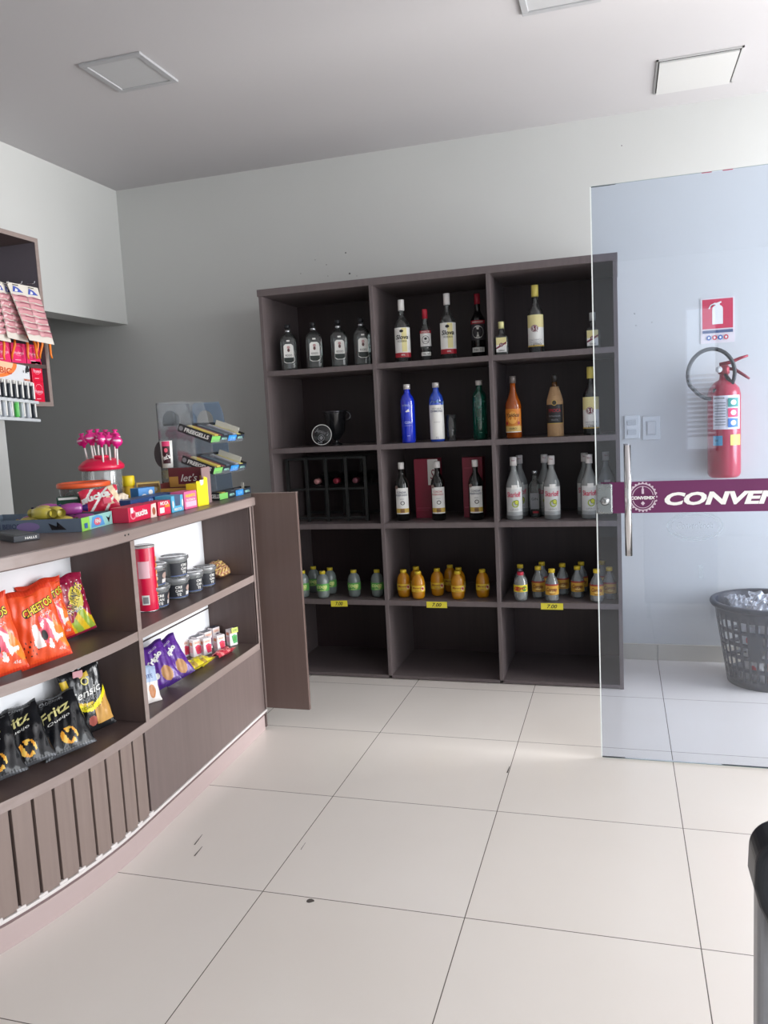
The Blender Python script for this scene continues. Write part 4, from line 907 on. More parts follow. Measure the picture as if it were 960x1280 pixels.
# nucita packs leaning in front of the jar
def pat_nuc(u_, v_):
    if u_ > .35 and v_ > .2 and math.sin(12 * u_ + 7 * v_) > -.4: return mat((236, 214, 180), .4)
    if math.sin(8 * u_ - 9 * v_) > .8: return LWH
    return None
o = packet('chocolate_packet', .135, .085, .03, mat((206, 40, 72), .35), pat_nuc, lambda a, w_, h_: a.text('nucita', -.012, h_ * .62, w_ * .72, LWH, height=h_ * .28, bold=.05, rot=.12).rect(.01, .02, .035, .04, PKF, 2), 'red and white packet leaning on the tub with white lettering', 'sweets packet', seed=61); p = at(1, -1.42, 128, 636); put(o, (p.x, -1.42, ZC + .03), math.radians(38), -.35, -.12)
o = packet('chocolate_packet', .075, .075, .03, mat((236, 222, 200), .35), lambda u_, v_: mat((70, 130, 190), .4) if (u_ - .2) ** 2 + (v_ - .4) ** 2 < .08 else (mat((220, 120, 60), .4) if v_ < .35 else None), None, 'cream packet with a blue spot leaning before the lollipop jar', 'sweets packet', seed=62); p = at(1, -1.36, 148, 640); put(o, (p.x, -1.36, ZC + .012), math.radians(52), -.3, .15)
# row of small cartons along the front edge
NR = mat((214, 30, 72), .4)
t = carton('sweets_box', 'red and white box with white lettering, first in the front row of boxes', 'box', (.165, .07, .050), NR,
   lambda a, w_, h_: a.text('nucita', -.006, h_ * .52, .068, LWH, height=.022, bold=.04, rot=.05).poly([(.045, 0), (.052, .046), (.082, .049), (.082, 0)], mat((240, 216, 206), .5)).ell(.066, .022, .010, .014, mat((170, 90, 60), .5)).ring(-.058, .024, .016, .016, .005, mat((240, 150, 160), .5)).rect(-.072, .030, -.056, .048, mat((240, 220, 226), .5), 2))
put(t, (.178, -1.435, ZC), math.radians(90)); 
t = carton('sweets_box', 'small red box with orange and white print, right of the lettered red box', 'box', (.075, .06, .050), mat((226, 50, 84), .4), lambda a, w_, h_: a.rect(-.03, .008, -.002, .028, LWH, 2).rect(.002, .026, .032, .036, mat((244, 150, 60), .5), 2).text('MOCA', 0, .042, .05, LWH, bold=.03)); put(t, (.182, -1.305, ZC), math.radians(88))
t = carton('sweets_tray', 'light blue cut out tray between the small red and the pink box', 'tray', (.075, .07, .060), mat((90, 180, 220), .4), lambda a, w_, h_: a.poly([(-.020, .061), (-.016, .022), (.016, .022), (.020, .061)], mat((70, 90, 120), .5)).text('MENTOS', 0, .010, .05, LWH, bold=.03).ell(-.03, .03, .005, .014, LWH).ell(.03, .03, .005, .014, LWH)); put(t, (.180, -1.213, ZC), math.radians(88))
t = carton('sweets_box', 'pink box with yellow lettering beside the yellow box', 'box', (.085, .06, .066), mat((240, 110, 160), .4), lambda a, w_, h_: a.text('HUEVITO', 0, .050, .066, YF, height=.012, bold=.05).rect(-.036, .008, .036, .028, mat((246, 190, 210), .5), 2).text('PLUTONITA', 0, .034, .06, LWH, bold=.03)); put(t, (.178, -1.115, ZC), math.radians(88))
t = thing('sweets_dispenser', 'tall yellow dispenser box with a notched front', 'box'); YB = mat((244, 222, 40), .4)
q = MB().prism([(-.036, 0), (.036, 0), (.036, .105), (.016, .112), (.010, .082), (-.008, .078), (-.016, .096), (-.036, .098)], -.002, 0, YB, xf=Matrix.Rotation(PI / 2, 4, 'X')); q.build('front_card', t)
MB().box(-.036, .036, .004, .05, 0, .088, YB).build('carton', t, .001); put(t, (.176, -1.018, ZC), math.radians(84))
MB().box(-.012, .014, .001, .0035, .06, .10, mat((230, 226, 200), .5)).build('contents', t)
t = carton('sweets_box', 'long dark blue box behind the front row of boxes', 'box', (.30, .07, .062), mat((44, 74, 128), .4), lambda a, w_, h_: a.text('SNICK', .02, .046, .12, mat((120, 150, 200), .5), height=.018, bold=.04).rect(-.14, .004, .14, .026, mat((70, 100, 150), .5), 3)); put(t, (.100, -1.235, ZC), math.radians(90))
t = carton('sweets_box', 'small bright blue box with a white pattern beside the lollipop jar', 'box', (.075, .05, .085), mat((60, 140, 210), .4), lambda a, w_, h_: a.ell(-.012, .05, .014, .012, LWH).ell(.018, .066, .010, .010, LWH).text('TIC', .01, .035, .03, LWH, bold=.03)); put(t, (.0, -1.13, ZC), math.radians(70))
t = thing('mint_pot', 'small bright yellow capped pot behind the blue boxes', 'pot'); MB().lathe([(.020, 0), (.021, .085)], mat((226, 186, 60), .4), 20).build('pot_body', t); MB().lathe([(.023, .085), (.024, .088), (.024, .122), (.021, .126)], mat((240, 214, 30), .4), 24).build('cap', t); p = at(1, -1.02, 161, 605); put(t, (p.x, -1.02, ZC))
t = carton('sweets_box', 'cream and brown sweets box between the yellow capped pot and the brown display', 'box', (.09, .06, .095), mat((220, 190, 110), .45), lambda a, w_, h_: a.ell(-.01, .05, .022, .014, mat((200, 60, 90), .5)).rect(-.04, .075, .04, .09, mat((120, 90, 50), .5), 2).ell(.022, .066, .012, .010, mat((240, 230, 200), .5)).text('PACOCA', 0, .025, .06, mat((120, 50, 30), .5), bold=.03)); p = at(1, -1.0, 186, 615); put(t, (p.x, -1.0, ZC), math.radians(35))
# brown display carton with an oval topper
BR = mat((104, 44, 48), .5); t = thing('display_carton', 'maroon and gold display carton with white script lettering', 'display box')
q = MB(); q.box(-.085, .085, .095, .098, 0, .145, BR).box(-.085, .085, 0, .003, 0, .070, mat((196, 150, 70), .45)).box(-.085, -.082, .003, .095, 0, .09, BR).box(-.085, .085, .003, .095, 0, .003, BR); q.build('carton', t)
q = MB().prism([(0, 0), (.098, 0), (.098, .145), (.0, .145)], .0, .003, mat((150, 124, 124), .5), xf=Matrix.Translation((.085, 0, 0)) @ Matrix.Rotation(PI / 2, 4, 'Z') @ Matrix.Rotation(PI / 2, 4, 'X')); q.build('side_flap', t)
a = Art(flatmap(.095)); a.rect(-.083, .068, .083, .110, mat((198, 150, 74), .45), 2).poly([(-.045, .078), (-.045, .130), (.045, .130), (.045, .078)], mat((110, 36, 50), .5)).text("let's", 0, .104, .070, LWH, height=.030, shear=.3, bold=.01); a.build('print', t)
a = Art(flatmap(0)); a.rect(-.070, .018, .040, .052, mat((196, 180, 160), .5), 2).rect(-.060, .036, .030, .042, mat((120, 120, 160), .5), 2); a.build('front_print', t)
DP = at(1, -.985, 231, 615); put(t, (DP.x, -1.01, ZC), math.radians(10))
t = thing('display_topper', 'oval black and pink curved sign standing on the maroon display carton', 'sign'); q = MB(); pts = []; n = 9
vs = []
for j in range(n + 1):
    a_ = -1.0 + 2.0 * j / n
    for z in (0, .11): vs.append((.026 * math.sin(a_) * (1.15 if z else 1), -.026 * math.cos(a_) + .02, z))
q.add(vs, [(2 * j, 2 * j + 2, 2 * j + 3, 2 * j + 1) for j in range(n)], LWH, True); o = q.build('card', t); sm_ = o.modifiers.new('t', 'SOLIDIFY'); sm_.thickness = .0015
a = Art(lambda u_, v_, l: ((.027 + l) * math.sin(u_ / .027), -(.027 + l) * math.cos(u_ / .027) + .02, v_)); a.rect(-.016, .018, .016, .100, mat((60, 24, 34), .5), 8).rect(-.016, .088, .016, .108, mat((214, 60, 110), .5), 8).ell(0, .072, .007, .009, PKF).text("let's", 0, .045, .028, LWH, height=.02, bold=.03, rot=.3); a.build('print', t)
MB().prism([(-.040 + .032 * math.cos(b), .055 + .055 * math.sin(b)) for b in [PI * .5 + PI * i / 12 for i in range(13)]], -.022, -.020, mat((50, 44, 46), .4), xf=Matrix.Translation((.018, .0, 0)) @ Matrix.Rotation(PI / 2, 4, 'X')).build('oval_side', t)
p = at(1, -.915, 210, 590); put(t, (p.x, -.915, ZC + .146), .35)

# acrylic display stand with gum trays
ACR = clear('acrylic', (250, 251, 252), .12, (215, 222, 228), 1.3, .04); ACB = clear('bluish_acrylic', (240, 246, 252), .20, (120, 160, 205), 1.3, .04)
AY0, AY1 = -.885, -.600
t = thing('display_stand', 'clear acrylic counter stand with three sloping tray levels', 'display stand', (0, 0, ZC))
def side_panel(y, m):
    out = [(-.080, 0), (-.080, .40), (-.070, .412), (.050, .412), (.068, .36), (.080, .27), (.090, .0)]; q = MB()
    hol = (-.020, .335, .042); ns = 32
    # outline and a D-shaped cut-out bridged radially
    import bisect
    def edge_pt(a_):
        d = Vector((math.cos(a_), math.sin(a_))); c = Vector((hol[0], hol[1])); best = None
        for i in range(len(out)):
            A = Vector(out[i]); B = Vector(out[(i + 1) % len(out)]); e = B - A; det = d.x * (-e.y) + e.x * d.y
            if abs(det) < 1e-9: continue
            r_ = A - c; s_ = (r_.x * (-e.y) + e.x * r_.y) / det; k = (d.x * r_.y - d.y * r_.x) / det
            if s_ > 0 and -1e-6 <= k <= 1 + 1e-6 and (best is None or s_ < best): best = s_
        return c + d * best
    angs = sorted(set([2 * PI * i / ns for i in range(ns)] + [math.atan2(b_ - hol[1], a_ - hol[0]) % (2 * PI) for a_, b_ in out]))
    vs = []
    for a_ in angs:
        e = edge_pt(a_); h = (hol[0] + hol[2] * math.cos(a_) * .95, hol[1] + hol[2] * max(-.45, math.sin(a_)))
        for yy in (y, y + .003): vs += [(e.x, yy, e.y), (h[0], yy, h[1])]
    n = len(angs); fs = []
    for i in range(n):
        j = (i + 1) % n; fs += [(4 * i, 4 * j, 4 * j + 1, 4 * i + 1), (4 * i + 2, 4 * i + 3, 4 * j + 3, 4 * j + 2), (4 * i, 4 * i + 2, 4 * j + 2, 4 * j), (4 * i + 1, 4 * j + 1, 4 * j + 3, 4 * i + 3)]
    q.add(vs, fs, m); return q
side_panel(AY0, ACR).build('side_panel', t); side_panel((AY0 + AY1) / 2, ACR).build('side_panel', t); side_panel(AY1, ACB).build('side_panel', t)
MB().box(-.083, -.080, AY0, AY1 + .003, 0, .41, ACR).build('back_panel', t)
TR = [(.240, .16), (.112, .16), (.006, .10)]
def slope(zf): return Matrix.Translation((.155, (AY0 + AY1) / 2, zf)) @ Matrix.Rotation(math.radians(20), 4, 'Y')
for zf, ln in TR[:2]:
    MB().box(-.18, .0, -.135, .135, -.004, -.001, ACR, xf=slope(zf)).build('tray_shelf', t)
    MB().box(.0, .003, -.135, .135, -.004, .012, ACR, xf=slope(zf)).build('tray_lip', t)
# gum cartons on the stand
DK = mat((44, 46, 50), .4); DG = [mat((120, 190, 100), .45), mat((40, 46, 56), .45), mat((50, 140, 215), .45), mat((40, 50, 66), .45)]
def gum_tray(label, M_, ln, texty):
    t = thing('gum_carton', label, 'carton', group='gum cartons on the acrylic stand'); t.matrix_world = M_
    q = MB(); hh = .032; q.box(-ln, 0, -.145, .145, 0, .002, DK).box(-ln, 0, -.145, -.143, .002, hh, DK).box(-ln, 0, .143, .145, .002, hh, DK).box(-ln, -ln + .002, -.143, .143, .002, hh, DK).box(-.002, 0, -.143, .143, .002, hh * .82, DK); q.build('carton', t)
    a = Art(lambda u_, v_, l: (l, u_, v_))
    for k in range(4): a.rect(-.144 + .072 * k, .001, -.144 + .072 * (k + 1), .026, DG[k], 2)
    for k in (1, 3): a.text('MENTA', -.108 + .072 * k, .013, .045, mat((150, 200, 190), .5), bold=.04)
    a.text('GUM', .036, .013, .04, mat((120, 190, 240), .5), bold=.04)
    a.build('front_print', t)
    a = Art(lambda u_, v_, l: (-ln / 2 + u_, -.145 - l, v_)); a.text(texty, 0.008, .016, ln * .74, LWH, height=.017, bold=.04, shear=.1).ell(-ln * .42, .016, .010, .010, GREY); a.build('side_print', t)
    cols = [(196, 190, 190), (206, 186, 90), (120, 60, 60), (90, 100, 110), (60, 70, 80), (150, 150, 158), (210, 200, 120)]
    for k in range(7):
        y = -.125 + k * .041; MB().box(-ln + .01, -.012, y - .016, y + .016, .003, .024 + .004 * (k % 2), mat(cols[k] if texty != 'x' else (60, 64, 70), .35)).build('gum_stick_row', t, .002)
    MB().box(-ln + .02, -.02, .122, .124, .026, .050, mat((206, 204, 196), .4)).build('flap', t)
    return t
gum_tray('gum carton on the top level of the acrylic stand', slope(TR[0][0]), .155, 'FREEGELLS')
gum_tray('gum carton on the middle level of the acrylic stand', slope(TR[1][0]), .150, 'FREEGELLS')
gum_tray('gum carton at the foot of the acrylic stand', Matrix.Translation((.150, (AY0 + AY1) / 2 + .05, 0.0006)) @ Matrix.Identity(4), .052, 'GELLS')
for o in bpy.data.objects:
    if o.name.startswith('gum_carton'): o.location.z += ZC

# ------------------------------------------------------------------ hanging cabinet over the counter
CX = -.82; CB = XL + .002
c0 = at(0, CX, 47, 302); c1 = at(0, CX, 66, 508); zt, zb = c0.z + .012, c1.z; ye = (c0.y + c1.y) / 2; yn = ye - 1.3
t = thing('wall_cabinet', 'open brown wall cabinet hung over the counter at the left edge of the photo', 'cabinet', (0, 0, 0)); k = .02
MB().box(CB, CX, ye - k, ye, zb, zt, CABIN).build('side_panel', t, .001); MB().box(CB, CX, yn, yn + k, zb, zt, WOODCD).build('side_panel', t, .001)
MB().box(CB, CX, yn + k, ye - k, zt - k, zt, WOODCD).build('top_panel', t, .001); MB().box(CB, CX, yn + k, ye - k, zb, zb + k, WOODCD).build('bottom_panel', t, .001)
MB().box(CB, CB + .01, yn + k, ye - k, zb + k, zt - k, CABIN).build('back_panel', t)
e = MB(); e.box(CX + .0003, CX + .003, ye - k - .001, ye, zb, zt, WOODX).box(CX + .0003, CX + .003, yn, ye - k - .001, zt - k, zt, WOODX).box(CX + .0003, CX + .003, yn, ye - k - .001, zb, zb + k, WOODX); e.build('edge_band', t)
zm = at(0, CX, 55, 458).z; MB().box(CB + .01, CX - .001, yn + k, ye - k, zm - .01, zm + .008, WOODCD).build('shelf', t, .001)
zm2 = at(0, CX, 50, 360).z; MB().box(CB + .01, CX - .10, yn + k, ye - k, zm2 - .01, zm2 + .008, WOODCD).build('shelf', t, .001)
MB().box(CB + .012, CX, ye - .26, ye - .245, zb + k, zm - .01, WOODCD).build('divider', t, .001)
# pink boxes on the cabinet shelf, red boxes below
PB = mat((228, 50, 110), .4); RB = mat((222, 20, 60), .4)
def pbox(w_, h_, base, word, name='small_box'):
    def art(a, ww, hh): a.text(word, .0, hh * .52, ww * .7, mat((246, 190, 206), .5), height=hh * .16, bold=.02).ring(.0, hh * .62, ww * .34, hh * .26, .0015, mat((246, 170, 190), .5)).rect(-ww * .3, hh * .14, ww * .1, hh * .17, mat((246, 190, 206), .5), 2)
    return carton(name, '', 'box', (w_, .07, h_), base, art)
Sb = Series(pbox(.088, .088, PB, 'Prudence')); Sr = Series(pbox(.070, .093, RB, 'Prazere'))
for k, lab in enumerate(('pink box in the cabinet nearest its side panel', 'pink box second from the cabinet side panel', 'pink box third from the cabinet side panel', 'pink box fourth from the side panel, cut by the photo edge')):
    Sb.put((CX - .012, ye - k_ if False else ye - .085 - .094 * k, zm + .0085), PI / 2, lab, 'pink boxes on the cabinet shelf')
for k, lab in enumerate(('red box at the bottom of the pair in the lower cabinet cell', 'red box stacked on top of the pair in the lower cabinet cell')):
    Sr.put((CX - .012, ye - .072, zb + k + .0005 if False else zb + .0205 + k * .0935), PI / 2, lab, 'pair of red boxes in the cabinet')
# orange razor handles under the sachet cards
OR_ = mat((238, 130, 30), .4)
def razor():
    t = thing('razor', '', 'razor'); MB().tube([(0, 0, 0), (0, -.004, -.03), (0, .004, -.075), (0, .002, -.095)], [.0045, .006, .005, .0035], OR_, 10).build('handle', t)
    MB().box(-.018, .018, -.006, .004, 0, .010, OR_).build('head', t, .002); return t
Sz = Series(razor())
RZX = CX + .018
for k, px in enumerate((4, 19, 33, 41, 47, 53, 60)):
    p = at(0, RZX, px, 428); Sz.put((RZX, p.y, p.z + .02), PI / 2, ['orange disposable razor hanging at the far left, by the photo edge', 'orange disposable razor hanging second from the left', 'orange disposable razor hanging third from the left', 'orange disposable razor hanging in the middle of the row', 'orange disposable razor hanging third from the right', 'orange disposable razor hanging second from the right', 'orange disposable razor hanging at the far right of the row'][k], 'orange razors hanging under the sachet cards', rx=.25 * math.sin(k * 1.7))
# sachet cards hung in front: each a backing card with six rows of pink sachets
SCW = mat((222, 216, 206), .4); SP = mat((206, 150, 156), .35, coat=.3); BLU = mat((70, 90, 180), .4)
def sachet_card(label, quad, rows=6, colsn=2):
    """quad: four world corners, top left, top right, bottom right, bottom left"""
    A, B, C_, D = [Vector(q) for q in quad]
    t = thing('sachet_card', label, 'hanging card', A, group='hanging cards of pink sachets'); N = (B - A).cross(D - A).normalized()
    if N.x < 0: N = -N
    def S(u_, v_): return (A * (1 - u_) + B * u_) * (1 - v_) + (D * (1 - u_) + C_ * u_) * v_ - A
    q = MB(); vs = [S(u_, v_) for v_ in (0, 1) for u_ in (0, 1)] + [S(u_, v_) - N * .0015 for v_ in (0, 1) for u_ in (0, 1)]
    q.add(vs, [(0, 1, 3, 2), (4, 6, 7, 5), (0, 4, 5, 1), (2, 3, 7, 6), (0, 2, 6, 4), (1, 5, 7, 3)], SCW); q.build('backing_card', t)
    q = MB(); q2 = MB()
    for r in range(rows):
        for c in range(colsn):
            u0, u1 = c / colsn + .01, (c + 1) / colsn - .01; v0 = .20 + r * .118; v1 = v0 + .10; n = 6; vs = []
            for j in range(4):
                for i in range(n + 1):
                    a_ = math.sin(PI * i / n); b_ = math.sin(PI * j / 3); vs.append(S(u0 + (u1 - u0) * i / n, v0 + (v1 - v0) * j / 3 + .01 * math.sin(r + c * 2 + i)) + N * (.002 + .013 * a_ ** .5 * b_))
            fs = [(j * (n + 1) + i, j * (n + 1) + i + 1, (j + 1) * (n + 1) + i + 1, (j + 1) * (n + 1) + i) for j in range(3) for i in range(n)]
            sa = MB().add(vs, fs, SP, True); sa.add([S(u0 + (u1 - u0) * x_, v0 + (v1 - v0) * y_) + N * .0155 for x_, y_ in ((.15, .45), (.85, .42), (.85, .55), (.15, .58))], [(0, 1, 2, 3)], mat((140, 70, 90), .5)); sa.build('sachet', t)
        for c in range(colsn if r == 0 else 0):
            u0 = c / colsn; q2.add([S(u0 + x_, y_) + N * .002 for x_, y_ in ((.08, .16), (.16, .05), (.30, .08), (.42, .15))], [(0, 1, 2, 3)], BLU)
            q2.add([S(u0 + x_, y_) + N * .0022 for x_, y_ in ((.15, .025), (.33, .025), (.33, .04), (.15, .04))], [(0, 1, 2, 3)], BLK)
            q2.add([S(u0 + x_, y_) + N * .0026 for x_, y_ in ((.14, .15), (.20, .09), (.26, .12), (.22, .15))], [(0, 1, 2, 3)], LWH)
    q2.build('header_print', t, fix=False)
    return t
HX = CX + .03
def hq(pts, xs): return [at(0, x_, px, py) for (px, py), x_ in zip(pts, xs)]
sachet_card('card of pink sachets hanging foremost, nearest the cabinet edge', hq([(8, 352), (47, 360), (68, 431), (37, 425)], (HX + .02, HX + .02, HX + .10, HX + .10)))
sachet_card('card of pink sachets hanging behind, left of the foremost', hq([(-6, 350), (10, 355), (36, 428), (10, 422)], (HX, HX, HX + .05, HX + .05)), colsn=2)
sachet_card('card of pink sachets at the photo edge', hq([(-26, 346), (-4, 351), (14, 428), (-16, 422)], (HX - .01, HX - .01, HX + .035, HX + .035)), colsn=2)
MB_h = MB(); 
for px in (3, 20, 36):
    p = at(0, HX, px, 358); MB_h.tube([(CX - .1, p.y, p.z + .012), (HX + .03, p.y, p.z + .010), (HX + .034, p.y, p.z + .02)], .002, SILV, 6)
MB_h.build('hook', bpy.data.objects['wall_cabinet'])
# lighter display card
LX = CX + .05
A = at(0, LX, -14, 448); B = at(0, LX, 36, 458); C_ = at(0, LX, 43, 527); D = at(0, LX, -10, 524)
t = thing('lighter_display', 'white display card with an orange header holding two rows of lighters', 'display card', A); S = lambda u_, v_: (A * (1 - u_) + B * u_) * (1 - v_) + (D * (1 - u_) + C_ * u_) * v_ - A
def quad(mb, u0, v0, u1, v1, l, m): mb.add([S(u0, v0) + Vector((l, 0, 0)), S(u1, v0) + Vector((l, 0, 0)), S(u1, v1) + Vector((l, 0, 0)), S(u0, v1) + Vector((l, 0, 0))], [(0, 1, 2, 3)], m)
q = MB(); CW = mat((214, 216, 220), .45)
vs = [S(u_, v_) for v_ in (0, 1) for u_ in (0, 1)] + [S(u_, v_) - Vector((.002, 0, 0)) for v_ in (0, 1) for u_ in (0, 1)]
q.add(vs, [(0, 1, 3, 2), (4, 6, 7, 5), (0, 4, 5, 1), (2, 3, 7, 6), (0, 2, 6, 4), (1, 5, 7, 3)], CW); q.build('backing_card', t)
q = MB(); ORG = mat((240, 126, 60), .45)
q.add([S(0, 0) + Vector((.001, 0, 0))] + [S(.68 * math.cos(b), .30 * math.sin(b)) + Vector((.001, 0, 0)) for b in [i * PI / 24 for i in range(13)]], [tuple(range(14))], ORG)
q.add([S(0, 0) + Vector((.0016, 0, 0))] + [S(.58 * math.cos(b), .24 * math.sin(b)) + Vector((.0016, 0, 0)) for b in [i * PI / 24 for i in range(13)]], [tuple(range(14))], mat((246, 196, 160), .45))
q.build('header_print', t, fix=False)
a = Art(lambda u_, v_, l: tuple(S(.38 + u_ / .2, .15 - v_ / .28) + Vector((.002 + l, 0, 0)))); a.text('BIC', 0, 0, .060, mat((200, 80, 40), .5), height=.030, bold=.03).text('1 X', .100, .010, .022, INK, bold=.03).text('MAXI', .105, -.030, .030, mat((220, 100, 50), .5), bold=.03).ell(.112, .022, .010, .012, INK).ell(.112, .036, .006, .006, INK); a.build('lettering', t)
for v_ in (.66, .985):
    q = MB(); a0 = S(0, v_); a1 = S(1.02, v_); vs = []
    for l in (.0, .030):
        vs += [a0 + Vector((l, 0, -.006)), a1 + Vector((l, 0, -.006)), a1 + Vector((l, 0, .006)), a0 + Vector((l, 0, .006))]
    q.add(vs, [(0, 1, 2, 3), (7, 6, 5, 4), (0, 4, 5, 1), (1, 5, 6, 2), (2, 6, 7, 3), (3, 7, 4, 0)], mat((206, 210, 214), .3)); q.build('ledge', t)
def lighter(c, c2):
    t = thing('lighter', '', 'lighter'); MB().lathe([(.008, 0), (.009, .002), (.009, .056), (.008, .058)], c, 14, sq=3).build('lighter_body', t); MB().lathe([(.0075, .058), (.0075, .072), (.005, .074)], c2, 12).build('lighter_top', t); MB().box(-.0035, .0035, -.0108, -.0092, .004, .070, c2).build('stripe', t); return t
Sd = Series(lighter(mat((44, 50, 58), .35), LWH)); Sc = Series(lighter(mat((190, 196, 204), .3), LWH)); Sg = lighter(mat((90, 200, 90), .3), mat((150, 230, 150), .3))
ords = ['first', 'second', 'third', 'fourth', 'fifth', 'sixth', 'seventh']
for k in range(7):
    p = A + S(.10 + .14 * k, .645) + Vector((.016, 0, .007)); Sd.put(p, PI / 2, 'dark lighter in the top row of the display, %s from its left end' % ords[k], 'lighters on the display card', scale=(1.2, 1, 1.05))
for k in range(7):
    p = A + S(.10 + .14 * k, .972) + Vector((.016, 0, .007))
    if k == 3: put(Sg, p, PI / 2); tag(Sg, 'green lighter in the bottom row of the display', group='lighters on the display card')
    else: (Sd if k == 6 else Sc).put(p, PI / 2, ('dark lighter at the right end of the bottom row' if k == 6 else 'pale lighter in the bottom row of the display, %s from its left end' % ords[k]), 'lighters on the display card', scale=(1.2, 1, 1.05))

# ------------------------------------------------------------------ glass entrance door, open
GY = -.79; GT = .010
GLASS = clear('door_glass', (238, 243, 251), 0.0, gain=1.25, rough=.0)
DX1 = 2.62
d = struct(MB().box(1.655, DX1, GY, GY + GT, .008, 2.088, GLASS).build('door_1'), 'open frameless glass door with a steel pull handle and a purple lettered band')
EDG = mat((238, 244, 242), .25)
MB().box(1.6508, 1.6549, GY, GY + GT, .008, 2.088, EDG).build('polished_edge', d)
MB().box(1.6549, DX1, GY + .001, GY + GT - .001, 2.0882, 2.0895, mat((110, 140, 136), .3)).build('polished_edge', d)
MB().box(1.6549, DX1, GY + .001, GY + GT - .001, .0055, .0078, mat((96, 122, 118), .3)).build('polished_edge', d)
BAND = mat((100, 34, 84), .45)
a = Art(flatmap(GY), .0006); a.rect(1.668, .938, DX1 - .02, 1.052, BAND, 2); a.build('band', d)
a = Art(flatmap(GY), .0014); a.text('CONVENIÊNCIA', 1.887 + .335, .9925, .67, LWH, height=.058, bold=.045, shear=.22); a.build('lettering', d)
LOG = mat((206, 190, 202), .5)
a = Art(flatmap(GY), .0014); a.ring(1.813, .996, .046, .050, .004, LOG)
for k in range(24): a.ell(1.813 + .047 * math.cos(k * PI / 12), .996 + .051 * math.sin(k * PI / 12), .0035, .0035, LOG, 8)
a.ring(1.813, .996, .037, .040, .002, LOG).rect(1.768, .984, 1.858, 1.003, BAND, 2).text('CONVEMIX', 1.813, .9935, .084, LWH, height=.012, bold=.04, shear=.15)
a.rect(1.809, 1.008, 1.817, 1.026, LOG, 2).rect(1.811, 1.026, 1.815, 1.036, LOG, 2).poly([(1.813, .982), (1.806, .974), (1.813, .966), (1.820, .974)], LOG); a.build('emblem', d)
FRO = clear('reflection_sticker_film', (225, 232, 236), .22, (225, 232, 240), .4, .3)  # pale translucent film for the painted oval reflection and the sticker trace
a = Art(flatmap(GY), .0006); a.ring(1.988, .887, .095, .053, .006, FRO, 48).ring(1.988, .887, .082, .042, .003, FRO, 48).text('Conveniencia', 1.988, .892, .12, FRO, height=.024, shear=.3); a.build('painted_oval_reflection', d)  # faint lettered oval painted on the pane in place of a reflection
a = Art(flatmap(GY), .0006); a.rect(1.998, .70, 2.014, .748, FRO, 2); a.build('sticker_trace', d)
CH = mat((214, 214, 216), .12, 1.0)
hd = MB(); hd.tube([(1.762, GY - .045, .790), (1.762, GY - .045, 1.186)], .0125, CH, 20); o = hd.build('pull_handle', d)
MB().tube([(1.762, GY + GT + .045, .790), (1.762, GY + GT + .045, 1.186)], .0125, CH, 20).build('pull_handle', d)
for z in (.87, 1.11):
    MB().tube([(1.762, GY - .045, z), (1.762, GY, z)], .007, CH, 12).build('standoff', o); MB().tube([(1.762, GY + GT, z), (1.762, GY + GT + .045, z)], .007, CH, 12).build('standoff', d)
STL = mat((150, 156, 158), .28, .9)
lk = MB().box(1.652, 1.709, GY - .016, GY - .001, .937, 1.048, STL).build('lock_plate', d, .010, 4)
MB().box(1.652, 1.709, GY + GT + .001, GY + GT + .014, .937, 1.048, STL).build('lock_plate', d, .006, 3)
MB().lathe([(.0165, 0), (.0165, .002), (.013, .003), (.013, .006), (.0115, .008)], mat((176, 180, 182), .25, 1.0), 24, xf=Matrix.Translation((1.682, GY - .016, .985)) @ Matrix.Rotation(PI / 2, 4, 'X')).build('lock_cylinder', lk)
MB().box(1.6808, 1.6832, GY - .0248, GY - .0238, .979, .991, BLK).build('keyhole', lk)
FP = struct(MB().box(DX1 + .012, SX, GY, GY + GT, .008, 2.088, GLASS).build('window_3'), 'fixed clear glass panel next to the open glass door')
for z in (.0, 2.06): MB().box(DX1 - .16, DX1 + .01, GY - .010, GY + GT + .010, z + .004, z + .05, STL).build('patch_fitting', d, .003)

# ------------------------------------------------------------------ on the back wall
t = thing('fire_extinguisher', 'red fire extinguisher with a black hose hung on the back wall', 'fire extinguisher'); ER = mat((168, 16, 56), .3, coat=.4)
EX, EY = 2.222, WY - .082; ez0, ez1 = .955, 1.400
R_ = .0755
MB().lathe([(.058, 0), (.068, .006), (R_, .020), (R_, .400), (.068, .430), (.045, .458), (.024, .470), (.020, .482), (.020, .500)], ER, 40).build('cylinder', t)
MB().lathe([(.022, .498), (.026, .500), (.026, .530), (.018, .540)], mat((150, 30, 50), .35, .4), 20).build('valve', t)
q = MB(); q.tube([(-.02, 0, .545), (.03, 0, .552), (.075, -.01, .570), (.105, -.01, .578)], [.008, .009, .007, .005], mat((150, 24, 50), .35, .3), 8); q.build('lever', t)
q = MB(); q.tube([(.015, 0, .525), (.05, -.005, .515), (.09, -.01, .485), (.112, -.01, .468)], [.008, .008, .007, .005], mat((120, 20, 44), .35, .3), 8); q.build('carry_handle', t)
MB().lathe([(.015, 0), (.015, .012)], LWH, 16, xf=Matrix.Translation((-.025, -.02, .52)) @ Matrix.Rotation(PI / 2, 4, 'X')).build('gauge', t)
hs = []
for i in range(27):
    b = math.radians(-25 + i * 11.5); hs.append((-.062 + .105 * math.cos(b) + (.008 if i > 20 else 0), -.035 - .02 * math.sin(i / 26 * PI), .500 + .118 * math.sin(b)))
q = MB(); q.tube([(.0, -.01, .50)] + [(.025, -.03, .46)] + hs + [(-.03, -.045, .425)], .0095, mat((26, 26, 28), .45), 10); o = q.build('hose', t)
MB().tube([hs[-1], (-.045, -.05, .430)], [.012, .008], BLK, 10).build('nozzle', o)
